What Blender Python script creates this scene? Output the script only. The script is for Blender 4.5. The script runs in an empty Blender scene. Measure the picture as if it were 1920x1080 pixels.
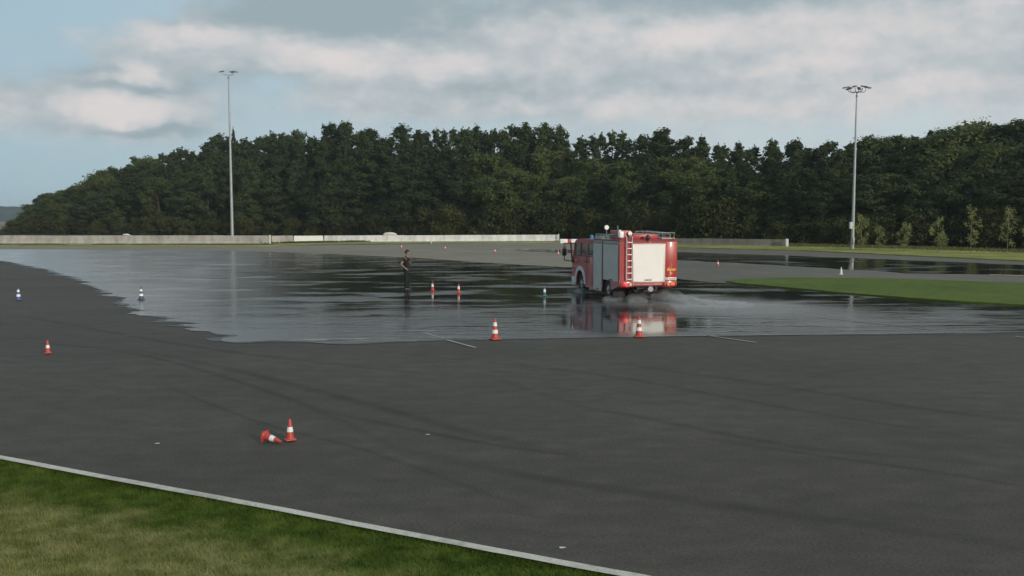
import bpy, bmesh, math, random
import numpy as np
from mathutils import Vector, Matrix, noise
from mathutils.geometry import tessellate_polygon, delaunay_2d_cdt
R = math.radians
random.seed(7); rng = np.random.default_rng(7)
S = bpy.context.scene
COL = S.collection

# ------------------------------------------------------------------ camera
CAM_H, F, HOR = 3.3, 1663.0, 412.0
PITCH = math.atan((540 - HOR) / F)
cam = bpy.data.cameras.new('camera'); co = bpy.data.objects.new('camera', cam); COL.objects.link(co)
co.location = (0, 0, CAM_H); co.rotation_euler = (R(90) - PITCH, 0, 0)
cam.sensor_width = 36; cam.lens = F / 1920 * 36; cam.clip_end = 20000; cam.clip_start = .1
S.camera = co
S.view_settings.view_transform = 'Standard'; S.view_settings.look = 'None'
S.view_settings.gamma = 1; S.view_settings.exposure = 0.0; S.view_settings.use_curve_mapping = False
S.render.filter_size = 1.9

def at(px, py, z=0.0):
    """ground point (height z) seen at this pixel of the photograph"""
    cx = (px - 960) / F; cy = (540 - py) / F
    d = Vector((cx, math.cos(PITCH) + cy * math.sin(PITCH), -math.sin(PITCH) + cy * math.cos(PITCH)))
    t = (z - CAM_H) / d.z
    return Vector((0, 0, CAM_H)) + d * t

# ------------------------------------------------------------------ world + sun
SUN_AZ, SUN_EL = 142, 16
w = bpy.data.worlds.new('World'); S.world = w; w.use_nodes = True
nt = w.node_tree; nt.nodes.clear(); L = nt.links.new
def N(t, **k):
    n = nt.nodes.new(t)
    for a, b in k.items(): setattr(n, a, b)
    return n
def M(op, a, b=None, c=None):
    n = N('ShaderNodeMath', operation=op)
    for i, v in enumerate((a, b, c)):
        if v is None: continue
        if isinstance(v, (int, float)): n.inputs[i].default_value = v
        else: L(v, n.inputs[i])
    return n.outputs[0]
sky = N('ShaderNodeTexSky', sky_type='NISHITA', sun_disc=False)
sky.sun_elevation = R(SUN_EL); sky.sun_rotation = R(SUN_AZ); sky.dust_density = 1.5; sky.air_density = 1.0; sky.ozone_density = 2.0
bg1 = N('ShaderNodeBackground'); bg1.inputs[1].default_value = 0.11; L(sky.outputs[0], bg1.inputs[0])
tc = N('ShaderNodeTexCoord'); sep = N('ShaderNodeSeparateXYZ'); L(tc.outputs['Generated'], sep.inputs[0])
az = M('ARCTAN2', sep.outputs[0], sep.outputs[1]); el = M('ARCSINE', sep.outputs[2])
def wnoise(scale, det, sz, off=0.0, rough=.55):
    m = N('ShaderNodeMapping'); m.inputs['Scale'].default_value = (1, 1, sz); m.inputs['Location'].default_value = (off, off * .7, off * .3)
    L(tc.outputs['Generated'], m.inputs[0])
    n = N('ShaderNodeTexNoise'); n.inputs['Scale'].default_value = scale; n.inputs['Detail'].default_value = det; n.inputs['Roughness'].default_value = rough
    L(m.outputs[0], n.inputs[0]); return n
n1 = wnoise(9, 6, 2.2); n2 = wnoise(5, 7, 3.2, 3.1); n3 = wnoise(17, 7, 1.9, 7.7, .52)
sc = N('ShaderNodeSeparateColor'); L(n3.outputs['Color'], sc.inputs[0])
az2 = M('ADD', az, M('MULTIPLY', M('SUBTRACT', sc.outputs[0], .5), .07))
el2 = M('ADD', el, M('MULTIPLY', M('SUBTRACT', sc.outputs[1], .5), .04))
def blob(px, py, rx, ry, s):
    a = math.atan((px - 960) / F); e = math.atan((HOR - py) / F)
    u = M('DIVIDE', M('SUBTRACT', az2, a), rx / F); v = M('DIVIDE', M('SUBTRACT', el2, e), ry / F)
    q = M('ADD', M('POWER', M('ABSOLUTE', u), 2.4), M('POWER', M('ABSOLUTE', v), 2.4))
    return M('MULTIPLY', M('EXPONENT', M('MULTIPLY', q, -1)), s)
def total(bs, base):
    t = base
    for b in bs: t = M('ADD', t, blob(*b))
    return t
def sstep(v, lo, hi):
    n = N('ShaderNodeMapRange', interpolation_type='SMOOTHSTEP'); L(v, n.inputs[0])
    n.inputs[1].default_value = lo; n.inputs[2].default_value = hi; return n.outputs[0]
cover = total([(235, 225, 135, 44, 1.2), (262, 172, 55, 30, 1.1), (320, 95, 140, 34, .8), (480, 110, 160, 50, .6), (640, 40, 250, 50, 1.0),
               (800, 140, 330, 55, .8), (1300, 95, 480, 95, 1.0), (1700, 60, 330, 70, .7), (30, 215, 55, 26, .6),
               (120, 40, 230, 55, -1.0), (60, 330, 160, 60, -.3), (560, 175, 130, 26, -.35), (1750, 160, 120, 30, -.35), (1250, 200, 420, 32, .6), (1650, 150, 280, 60, .55), (800, 195, 200, 26, .45), (700, 110, 120, 40, .3)],
              M('ADD', M('ADD', M('MULTIPLY', n1.outputs[0], 1.1), M('MULTIPLY', n2.outputs[0], .5)), M('MULTIPLY', M('SUBTRACT', n3.outputs[0], .5), .5)))
cover = sstep(cover, .5, 1.4)
lite = total([(235, 228, 100, 24, .85), (262, 165, 42, 17, .9), (300, 262, 110, 10, -.5), (235, 192, 80, 7, -.4), (350, 95, 130, 20, .6), (600, 130, 110, 30, .6), (760, 115, 140, 26, .35), (1290, 85, 140, 30, .6),
              (1560, 75, 120, 30, .35), (1500, 140, 110, 18, .4), (1845, 45, 60, 30, .55), (1760, 180, 60, 22, .5), (1500, 215, 300, 40, .4), (1000, 60, 120, 26, .35), (950, 130, 200, 30, .25), (1050, 205, 160, 20, .3), (1700, 110, 160, 40, .3),
              (620, 35, 230, 42, -.95), (1350, 10, 420, 26, -.45), (470, 165, 120, 24, -.35), (900, 165, 120, 16, -.2), (200, 165, 90, 14, -.3)],
             M('ADD', M('ADD', M('MULTIPLY', n3.outputs[0], .9), M('MULTIPLY', n2.outputs[0], .3)), M('MULTIPLY', M('SUBTRACT', wnoise(34, 7, 1.7, 1.3, .55).outputs[0], .5), .85)))
lite = sstep(lite, -.05, 1.5)
ramp = N('ShaderNodeValToRGB'); L(lite, ramp.inputs[0])
ramp.color_ramp.elements[0].color = (.33, .41, .45, 1); ramp.color_ramp.elements[1].color = (.72, .68, .67, 1)
e_ = ramp.color_ramp.elements.new(.5); e_.color = (.50, .545, .57, 1)
bg2 = N('ShaderNodeBackground'); L(ramp.outputs[0], bg2.inputs[0]); bg2.inputs[1].default_value = 1.0
# thin high veil everywhere, denser near the horizon
veil = N('ShaderNodeBackground'); veil.inputs[1].default_value = 1.0
vr = N('ShaderNodeMapRange'); L(sep.outputs[0], vr.inputs[0]); vr.inputs[1].default_value = -.55; vr.inputs[2].default_value = .5
vc = N('ShaderNodeMix', data_type='RGBA'); L(vr.outputs[0], vc.inputs[0]); vc.inputs[6].default_value = (.37, .52, .60, 1); vc.inputs[7].default_value = (.60, .68, .705, 1); L(vc.outputs[2], veil.inputs[0])
mx0 = N('ShaderNodeMixShader'); vf = N('ShaderNodeMapRange'); L(el, vf.inputs[0])
vf.inputs[1].default_value = 0; vf.inputs[2].default_value = .5; vf.inputs[3].default_value = .95; vf.inputs[4].default_value = .80
L(vf.outputs[0], mx0.inputs[0]); L(bg1.outputs[0], mx0.inputs[1]); L(veil.outputs[0], mx0.inputs[2])
mx = N('ShaderNodeMixShader'); L(cover, mx.inputs[0]); L(mx0.outputs[0], mx.inputs[1]); L(bg2.outputs[0], mx.inputs[2])
wo = N('ShaderNodeOutputWorld'); L(mx.outputs[0], wo.inputs[0])
w.cycles.sampling_method = 'MANUAL'; w.cycles.sample_map_resolution = 512

sun = bpy.data.lights.new('sun', 'SUN'); so = bpy.data.objects.new('sun', sun); COL.objects.link(so)
sun.energy = 2.3; sun.angle = R(6); sun.color = (1, .88, .74)
ts = Vector((math.sin(R(SUN_AZ)) * math.cos(R(SUN_EL)), math.cos(R(SUN_AZ)) * math.cos(R(SUN_EL)), math.sin(R(SUN_EL))))
so.rotation_euler = ts.to_track_quat('Z', 'Y').to_euler()

# ------------------------------------------------------------------ helpers
def tag(o, label=None, cat=None, group=None, kind=None):
    for k, v in (('label', label), ('category', cat), ('group', group), ('kind', kind)):
        if v: o[k] = v
    return o
def link(name, me, mat=None, parent=None, loc=None):
    o = bpy.data.objects.new(name, me); COL.objects.link(o)
    if mat: me.materials.append(mat)
    if parent: o.parent = parent
    if loc is not None: o.location = loc
    return o
def empty(name, loc, rz=0, label=None, cat=None, group=None):
    o = bpy.data.objects.new(name, None); COL.objects.link(o); o.location = loc; o.rotation_euler = (0, 0, rz); o.empty_display_size = .2
    return tag(o, label, cat, group)
def copy_tree(o, parent=None):
    c = o.copy(); COL.objects.link(c); c.parent = parent
    for ch in list(o.children): copy_tree(ch, c)
    return c
class MB:
    def __init__(s): s.bm = bmesh.new()
    def _add(s, tmp, mat=None):
        me = bpy.data.meshes.new('t'); tmp.to_mesh(me); tmp.free()
        if mat is not None: me.transform(mat)
        s.bm.from_mesh(me); bpy.data.meshes.remove(me); return s
    def box(s, x0, x1, y0, y1, z0, z1, bev=0.0, seg=2, rot=None):
        t = bmesh.new(); bmesh.ops.create_cube(t, size=1)
        bmesh.ops.scale(t, vec=(x1 - x0, y1 - y0, z1 - z0), verts=t.verts)
        if bev: bmesh.ops.bevel(t, geom=t.edges[:], offset=bev, segments=seg, profile=.5, affect='EDGES')
        m = Matrix.Translation(((x0 + x1) / 2, (y0 + y1) / 2, (z0 + z1) / 2))
        if rot is not None: m = m @ rot
        return s._add(t, m)
    def cyl(s, a, b, r0, r1=None, n=12, caps=True):
        a = Vector(a); b = Vector(b); r1 = r0 if r1 is None else r1; t = bmesh.new()
        bmesh.ops.create_cone(t, cap_ends=caps, segments=n, radius1=r0, radius2=r1, depth=(b - a).length)
        return s._add(t, Matrix.Translation((a + b) / 2) @ (b - a).to_track_quat('Z', 'Y').to_matrix().to_4x4())
    def tube(s, pts, r, n=8):
        for a, b in zip(pts[:-1], pts[1:]): s.cyl(a, b, r, r, n)
        return s
    def sph(s, c, r, sx=1, sy=1, sz=1, n=12):
        t = bmesh.new(); bmesh.ops.create_uvsphere(t, u_segments=n, v_segments=max(6, n // 2 + 2), radius=r)
        return s._add(t, Matrix.Translation(c) @ Matrix.Diagonal((sx, sy, sz, 1)))
    def lathe(s, prof, n=24, mat=None):
        t = bmesh.new(); rings = []
        for r, z in prof:
            rings.append([t.verts.new((r * math.cos(2 * math.pi * i / n), r * math.sin(2 * math.pi * i / n), z)) for i in range(n)])
        for a, b in zip(rings[:-1], rings[1:]):
            for i in range(n): t.faces.new((a[i], a[(i + 1) % n], b[(i + 1) % n], b[i]))
        return s._add(t, mat)
    def prism(s, prof, x0, x1, bev=0):   # profile in (y,z), extruded along x
        t = bmesh.new()
        A = [t.verts.new((x0, y, z)) for y, z in prof]; B = [t.verts.new((x1, y, z)) for y, z in prof]
        n = len(prof)
        tri = tessellate_polygon([[Vector((y, z, 0)) for y, z in prof]])
        for q in tri:
            t.faces.new([A[i] for i in q]); t.faces.new([B[i] for i in reversed(q)])
        for i in range(n): t.faces.new((A[i], B[i], B[(i + 1) % n], A[(i + 1) % n]))
        bmesh.ops.recalc_face_normals(t, faces=t.faces[:])
        return s._add(t)
    def build(s, name, mat, parent=None, smooth=True, ang=35, loc=None):
        me = bpy.data.meshes.new(name); bmesh.ops.recalc_face_normals(s.bm, faces=s.bm.faces[:]) if False else None
        s.bm.to_mesh(me); s.bm.free()
        o = link(name, me, mat, parent, loc)
        if smooth:
            me.polygons.foreach_set('use_smooth', [True] * len(me.polygons))
            me.set_sharp_from_angle(angle=R(ang))
        return o

def newmat(name):
    m = bpy.data.materials.new(name); m.use_nodes = True
    return m, m.node_tree, m.node_tree.nodes['Principled BSDF']
def flatmat(name, col, rough=.5, metal=0, var=.12, scale=6, spec=.5, emit=0, bump=0, coat=0, trans=0, world=False):
    m, t, b = newmat(name); b.inputs['Roughness'].default_value = rough; b.inputs['Metallic'].default_value = metal
    b.inputs['Specular IOR Level'].default_value = spec; b.inputs['Coat Weight'].default_value = coat
    tcn = t.nodes.new('ShaderNodeTexCoord'); n = t.nodes.new('ShaderNodeTexNoise'); n.inputs['Scale'].default_value = scale; n.inputs['Detail'].default_value = 6
    t.links.new(tcn.outputs['Object'], n.inputs[0])
    r = t.nodes.new('ShaderNodeValToRGB'); r.color_ramp.elements[0].position = .3; r.color_ramp.elements[1].position = .75
    r.color_ramp.elements[0].color = (*[c * (1 - var) for c in col], 1); r.color_ramp.elements[1].color = (*[min(1, c * (1 + var)) for c in col], 1)
    t.links.new(n.outputs[0], r.inputs[0]); t.links.new(r.outputs[0], b.inputs['Base Color'])
    if emit: b.inputs['Emission Color'].default_value = (*col, 1); b.inputs['Emission Strength'].default_value = emit
    if bump:
        bn = t.nodes.new('ShaderNodeBump'); bn.inputs['Strength'].default_value = .5; bn.inputs['Distance'].default_value = bump
        t.links.new(n.outputs[0], bn.inputs['Height']); t.links.new(bn.outputs[0], b.inputs['Normal'])
    return m
def ground_mat(name, cols, s1, s2, rough=.85, spec=.3, bump=.01, stretch=(1, 1, 1), fine=40, finev=.25):
    """large patches (s1), medium mottling (s2) and fine grain over world position"""
    m, t, b = newmat(name); b.inputs['Roughness'].default_value = rough; b.inputs['Specular IOR Level'].default_value = spec
    g = t.nodes.new('ShaderNodeNewGeometry'); mp = t.nodes.new('ShaderNodeMapping'); mp.inputs['Scale'].default_value = stretch
    t.links.new(g.outputs['Position'], mp.inputs[0])
    def nz(s, d, r=.6):
        n = t.nodes.new('ShaderNodeTexNoise'); n.inputs['Scale'].default_value = s; n.inputs['Detail'].default_value = d; n.inputs['Roughness'].default_value = r
        t.links.new(mp.outputs[0], n.inputs[0]); return n
    a, c, f = nz(s1, 5), nz(s2, 6), nz(fine, 3, .7)
    mth = t.nodes.new('ShaderNodeMath'); mth.operation = 'MULTIPLY_ADD'; mth.inputs[1].default_value = .5
    hf = t.nodes.new('ShaderNodeMath'); hf.operation = 'MULTIPLY'; hf.inputs[1].default_value = .5
    t.links.new(a.outputs[0], hf.inputs[0]); t.links.new(c.outputs[0], mth.inputs[0]); t.links.new(hf.outputs[0], mth.inputs[2])
    r = t.nodes.new('ShaderNodeValToRGB'); t.links.new(mth.outputs[0], r.inputs[0])
    els = r.color_ramp.elements
    for i, cc in enumerate(cols):
        p = .36 + .28 * i / (len(cols) - 1)
        if i < 2: els[i].position = p; els[i].color = (*cc, 1)
        else: e = els.new(p); e.color = (*cc, 1)
    els[1].position = .36 + .28 / (len(cols) - 1)
    gr = t.nodes.new('ShaderNodeMapRange'); gr.inputs[1].default_value = .3; gr.inputs[2].default_value = .7
    gr.inputs[3].default_value = 1 - finev; gr.inputs[4].default_value = 1 + finev; t.links.new(f.outputs[0], gr.inputs[0])
    mu = t.nodes.new('ShaderNodeVectorMath'); mu.operation = 'SCALE'; t.links.new(r.outputs[0], mu.inputs[0]); t.links.new(gr.outputs[0], mu.inputs['Scale'])
    t.links.new(mu.outputs[0], b.inputs['Base Color'])
    if bump:
        bn = t.nodes.new('ShaderNodeBump'); bn.inputs['Strength'].default_value = .6; bn.inputs['Distance'].default_value = bump
        t.links.new(f.outputs[0], bn.inputs['Height']); t.links.new(bn.outputs[0], b.inputs['Normal'])
    return m

def jitter(pts, step, amp, seed, ax=(1, 1), closed=True):
    """subdivide an outline and push it about with fractal noise"""
    out = []; n = len(pts); rg = n if closed else n - 1
    for i in range(rg):
        a, b = pts[i], pts[(i + 1) % n]; k = max(1, int((b - a).length / step))
        for j in range(k):
            p = a.lerp(b, j / k); am = amp(p) if callable(amp) else amp
            v = noise.fractal(Vector((p.x * .45, p.y * .45, seed)), 1.0, 2.1, 5); v2 = noise.fractal(Vector((p.x * .45, p.y * .45, seed + 9)), 1.0, 2.1, 5)
            out.append(Vector((p.x + v * am * ax[0], p.y + v2 * am * ax[1], p.z)))
    if not closed: out.append(pts[-1])
    return out
def sheet(name, pts, z, mat, edge=0.0):
    n = len(pts); ov, _, of, _, _, _ = delaunay_2d_cdt([Vector((p.x, p.y)) for p in pts], [], [list(range(n))], 1, 1e-5)
    vs = [(v.x, v.y, z) for v in ov]; fs = [tuple(f) for f in of]
    if edge:
        m0 = len(vs); vs += [(p.x, p.y, z) for p in pts] + [(p.x, p.y, z - edge) for p in pts]
        fs += [(m0 + i, m0 + (i + 1) % n, m0 + n + (i + 1) % n, m0 + n + i) for i in range(n)]
    me = bpy.data.meshes.new(name); me.from_pydata(vs, [], fs)
    bm = bmesh.new(); bm.from_mesh(me); bm.normal_update()
    for f in bm.faces:
        if abs(f.normal.z) > .5 and f.normal.z < 0: f.normal_flip()
    bm.to_mesh(me); bm.free()
    o = link(name, me, mat); o['kind'] = 'structure'; return o
def strip(a, b, wid):
    d = (b - a).normalized(); n = Vector((-d.y, d.x, 0)) * wid / 2
    return [a - n, b - n, b + n, a + n]

# ------------------------------------------------------------------ setting
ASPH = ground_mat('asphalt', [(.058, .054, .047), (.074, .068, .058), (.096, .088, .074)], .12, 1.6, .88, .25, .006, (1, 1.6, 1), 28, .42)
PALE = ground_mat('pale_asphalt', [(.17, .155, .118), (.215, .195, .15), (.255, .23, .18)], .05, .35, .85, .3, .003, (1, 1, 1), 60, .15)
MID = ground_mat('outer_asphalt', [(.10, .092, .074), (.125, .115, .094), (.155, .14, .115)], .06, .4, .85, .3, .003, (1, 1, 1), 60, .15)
GRASS = ground_mat('grass_turf', [(.030, .050, .012), (.050, .078, .016), (.085, .105, .03)], .5, 2.6, .9, .2, .02, (1, 1, 1), 35, .4)
GRASS2 = ground_mat('dry_turf', [(.060, .078, .028), (.10, .115, .045), (.15, .15, .07)], .4, 1.8, .9, .2, .02, (1, 1, 1), 30, .35)
LAWN = ground_mat('lawn_turf', [(.060, .092, .010), (.080, .118, .014), (.115, .15, .024)], .2, 1.6, .9, .2, .02, (1, 1, 1), 20, .3)
VERGE = ground_mat('verge_turf', [(.13, .14, .03), (.23, .235, .06), (.34, .32, .10)], .12, .7, .9, .2, .03, (1, 1, 1), 10, .3)
FIELD = ground_mat('field_soil', [(.14, .125, .10), (.19, .17, .135), (.23, .205, .165)], .01, .08, .9, .2, 0, (1, 1, 1), 3, .15)
FLOOR = ground_mat('forest_litter', [(.012, .014, .008), (.022, .022, .012), (.03, .028, .016)], .3, 1.5, .95, .1, .03)
PAINT = ground_mat('road_paint', [(.36, .35, .30), (.52, .505, .44), (.62, .60, .53)], .9, 7, .8, .3, .002, (1, 1, 1), 60, .2)
PAINT2 = ground_mat('worn_paint', [(.22, .22, .20), (.32, .32, .30), (.42, .42, .40)], .9, 7, .8, .3, .002, (1, 1, 1), 60, .2)
YPAINT = ground_mat('yellow_paint', [(.42, .38, .22), (.5, .46, .28), (.58, .53, .33)], .9, 7, .8, .3, .002)

sheet('field', [Vector(p) for p in ((-5000, -60, 0), (5000, -60, 0), (5000, 7000, 0), (-5000, 7000, 0))], -.06, FIELD)
PA, PB = at(0, 857), at(1182, 1079); PD = (PB - PA)
asph = [PA - PD * 14, at(-900, 462), at(0, 461), at(500, 461), at(560, 458), at(1050, 453.5), at(1265, 464), at(1500, 470), at(1920, 490), at(2700, 520), PB + PD * 12]
sheet('asphalt', asph, 0, ASPH)
# embankment and near verge: turf from the paint line, then the bank that the photographer stands on
nrm = Vector((-PD.y, PD.x, 0)).normalized()          # towards the field
E0, E1 = at(0, 925), at(450, 1080)
def bankz(p):
    d = -(p - E0).dot(nrm)
    base = -.012 - .02 * math.exp(-((p - PA).dot(nrm)) ** 2 * 3)
    s = max(0, d - .1)
    return base + .17 * s * (s / (s + .9)) + .05 * noise.fractal(p * .5, 1, 2, 4)* min(1, s + .35) + .012 * noise.noise(p * 3)
verts = []; fcs = []; NX, NY = 240, 90; dd = PD.normalized()
for j in range(NY + 1):
    for i in range(NX + 1):
        p = PA + dd * (-22 + 44 * i / NX) + nrm * (-12 * (j / NY) ** 1.25 + .0)
        verts.append((p.x, p.y, bankz(p) if j > 0 else -.02))
for j in range(NY):
    for i in range(NX): a = j * (NX + 1) + i; fcs.append((a, a + NX + 1, a + NX + 2, a + 1))
me = bpy.data.meshes.new('grass_bank'); me.from_pydata(verts, [], fcs); me.polygons.foreach_set('use_smooth', [True] * len(me.polygons))
# bank material: green turf with a browner dry upper slope (its own colour, by position along the slope)
bankm, t, b = newmat('bank_turf'); b.inputs['Roughness'].default_value = .92; b.inputs['Specular IOR Level'].default_value = .15
g = t.nodes.new('ShaderNodeNewGeometry')
dot = t.nodes.new('ShaderNodeVectorMath'); dot.operation = 'DOT_PRODUCT'; t.links.new(g.outputs['Position'], dot.inputs[0]); dot.inputs[1].default_value = -nrm
n_a = t.nodes.new('ShaderNodeTexNoise'); n_a.inputs['Scale'].default_value = 1.3; n_a.inputs['Detail'].default_value = 7; t.links.new(g.outputs['Position'], n_a.inputs[0])
mm = t.nodes.new('ShaderNodeMath'); mm.operation = 'MULTIPLY_ADD'; mm.inputs[1].default_value = 2.2; t.links.new(n_a.outputs[0], mm.inputs[0]); t.links.new(dot.outputs['Value'], mm.inputs[2])
mr = t.nodes.new('ShaderNodeMapRange'); mr.interpolation_type = 'SMOOTHSTEP'; c0 = -E0.dot(nrm) + 1.1
mr.inputs[1].default_value = c0 - .45; mr.inputs[2].default_value = c0 + .5; t.links.new(mm.outputs[0], mr.inputs[0])
def ramp3(t, src, cols, lo=.35, hi=.65):
    r = t.nodes.new('ShaderNodeValToRGB'); t.links.new(src, r.inputs[0]); r.color_ramp.elements[0].position = lo; r.color_ramp.elements[1].position = hi
    r.color_ramp.elements[0].color = (*cols[0], 1); r.color_ramp.elements[1].color = (*cols[2], 1); e = r.color_ramp.elements.new((lo + hi) / 2); e.color = (*cols[1], 1); return r.outputs[0]
n_b = t.nodes.new('ShaderNodeTexNoise'); n_b.inputs['Scale'].default_value = 2.8; n_b.inputs['Detail'].default_value = 9; n_b.inputs['Roughness'].default_value = .68; t.links.new(g.outputs['Position'], n_b.inputs[0])
ca = ramp3(t, n_b.outputs[0], [(.028, .052, .005), (.058, .094, .011), (.105, .14, .024)])
cb = ramp3(t, n_b.outputs[0], [(.095, .110, .026), (.165, .175, .052), (.25, .245, .10)])
mixc = t.nodes.new('ShaderNodeMix'); mixc.data_type = 'RGBA'; t.links.new(mr.outputs[0], mixc.inputs[0]); t.links.new(ca, mixc.inputs[6]); t.links.new(cb, mixc.inputs[7])
t.links.new(mixc.outputs[2], b.inputs['Base Color'])
gb = link('grass_bank', me, bankm); gb['kind'] = 'structure'

# grass blades on the near bank
def blades(name, n, gen, mat, hgt, wid, label):
    P = gen(n); n = len(P); h = hgt * (.5 + rng.random(n)); a = rng.random(n) * 2 * np.pi; lean = rng.normal(0, .35, (n, 2)) * h[:, None]
    wv = np.stack([np.cos(a), np.sin(a), np.zeros(n)], 1) * wid * (.6 + .8 * rng.random(n))[:, None]
    tip = P + np.stack([lean[:, 0], lean[:, 1], h], 1); V = np.empty((n * 3, 3)); V[0::3] = P - wv; V[1::3] = P + wv; V[2::3] = tip
    me = bpy.data.meshes.new(name); me.vertices.add(n * 3); me.vertices.foreach_set('co', V.ravel())
    me.loops.add(n * 3); me.loops.foreach_set('vertex_index', np.arange(n * 3)); me.polygons.add(n); me.polygons.foreach_set('loop_start', np.arange(0, n * 3, 3)); me.polygons.foreach_set('loop_total', np.full(n, 3))
    me.update(); me.validate(); o = link(name, me, mat); return tag(o, label, 'grass', kind='stuff')
def gen_bank(n):
    s = rng.uniform(-9, 9, n); q = rng.uniform(.0, 1, n) ** 1.15 * 5.6 + .03; out = []
    for i in range(n):
        p = PA + dd * (7 + s[i]) - nrm * q[i]
        if p.y < 3.2: continue
        out.append((p.x, p.y, bankz(p) - .004))
    return np.array(out)
blades('grass_blades', 230000, gen_bank, bankm, .036, .0045, 'short mown green grass covering the bank in the near left corner')

line = [PA - PD * 14, PB + PD * 12]
lp = jitter(strip(line[0], line[1], .125), .10, .03, 3)
sheet('edge_line', lp, .004, PAINT)
# raised turf lip that grows over the outer edge of the line
# outer paved areas
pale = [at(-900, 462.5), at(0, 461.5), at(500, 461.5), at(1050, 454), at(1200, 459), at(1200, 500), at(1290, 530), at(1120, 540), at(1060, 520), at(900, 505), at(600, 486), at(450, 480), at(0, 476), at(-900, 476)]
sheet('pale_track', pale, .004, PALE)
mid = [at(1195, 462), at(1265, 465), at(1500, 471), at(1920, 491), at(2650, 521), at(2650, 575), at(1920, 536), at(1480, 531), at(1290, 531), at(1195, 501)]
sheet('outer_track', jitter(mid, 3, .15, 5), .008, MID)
isl = [at(1362, 529.0), at(1395, 525.5), at(1450, 522.5), at(1650, 523.5), at(1920, 533), at(2600, 566), at(2600, 640), at(1920, 574.5), at(1800, 567.5), at(1650, 556.5), at(1560, 549), at(1450, 539), at(1385, 533)]
sheet('grass_island', jitter(isl, 1.2, .12, 11), .07, LAWN, .08)
ver = [at(1040, 449), at(1265, 455), at(1480, 461), at(1700, 465), at(1920, 471), at(2700, 492), at(2700, 520.5), at(1920, 490.5), at(1500, 470.5), at(1265, 464.5), at(1040, 453)]
sheet('grass_verge', jitter(ver, 2.5, .3, 12), .10, VERGE, .12)
lv = [at(-900, 456), at(0, 456), at(500, 456), at(720, 451), at(1050, 448), at(1050, 454.5), at(700, 457), at(560, 459.5), at(500, 461.8), at(0, 461.8), at(-900, 462.5)]
sheet('barrier_verge', jitter(lv, 2.5, .7, 14), .05, VERGE, .06)
ff = [at(-10, 441), at(300, 441), at(560, 444), at(1040, 449), at(1265, 455), at(1480, 461), at(1920, 471), at(2700, 492), Vector((400, 400, 0)), Vector((-150, 480, 0)), at(-10, 431)]
sheet('forest_floor', ff, .02, FLOOR)

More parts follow.
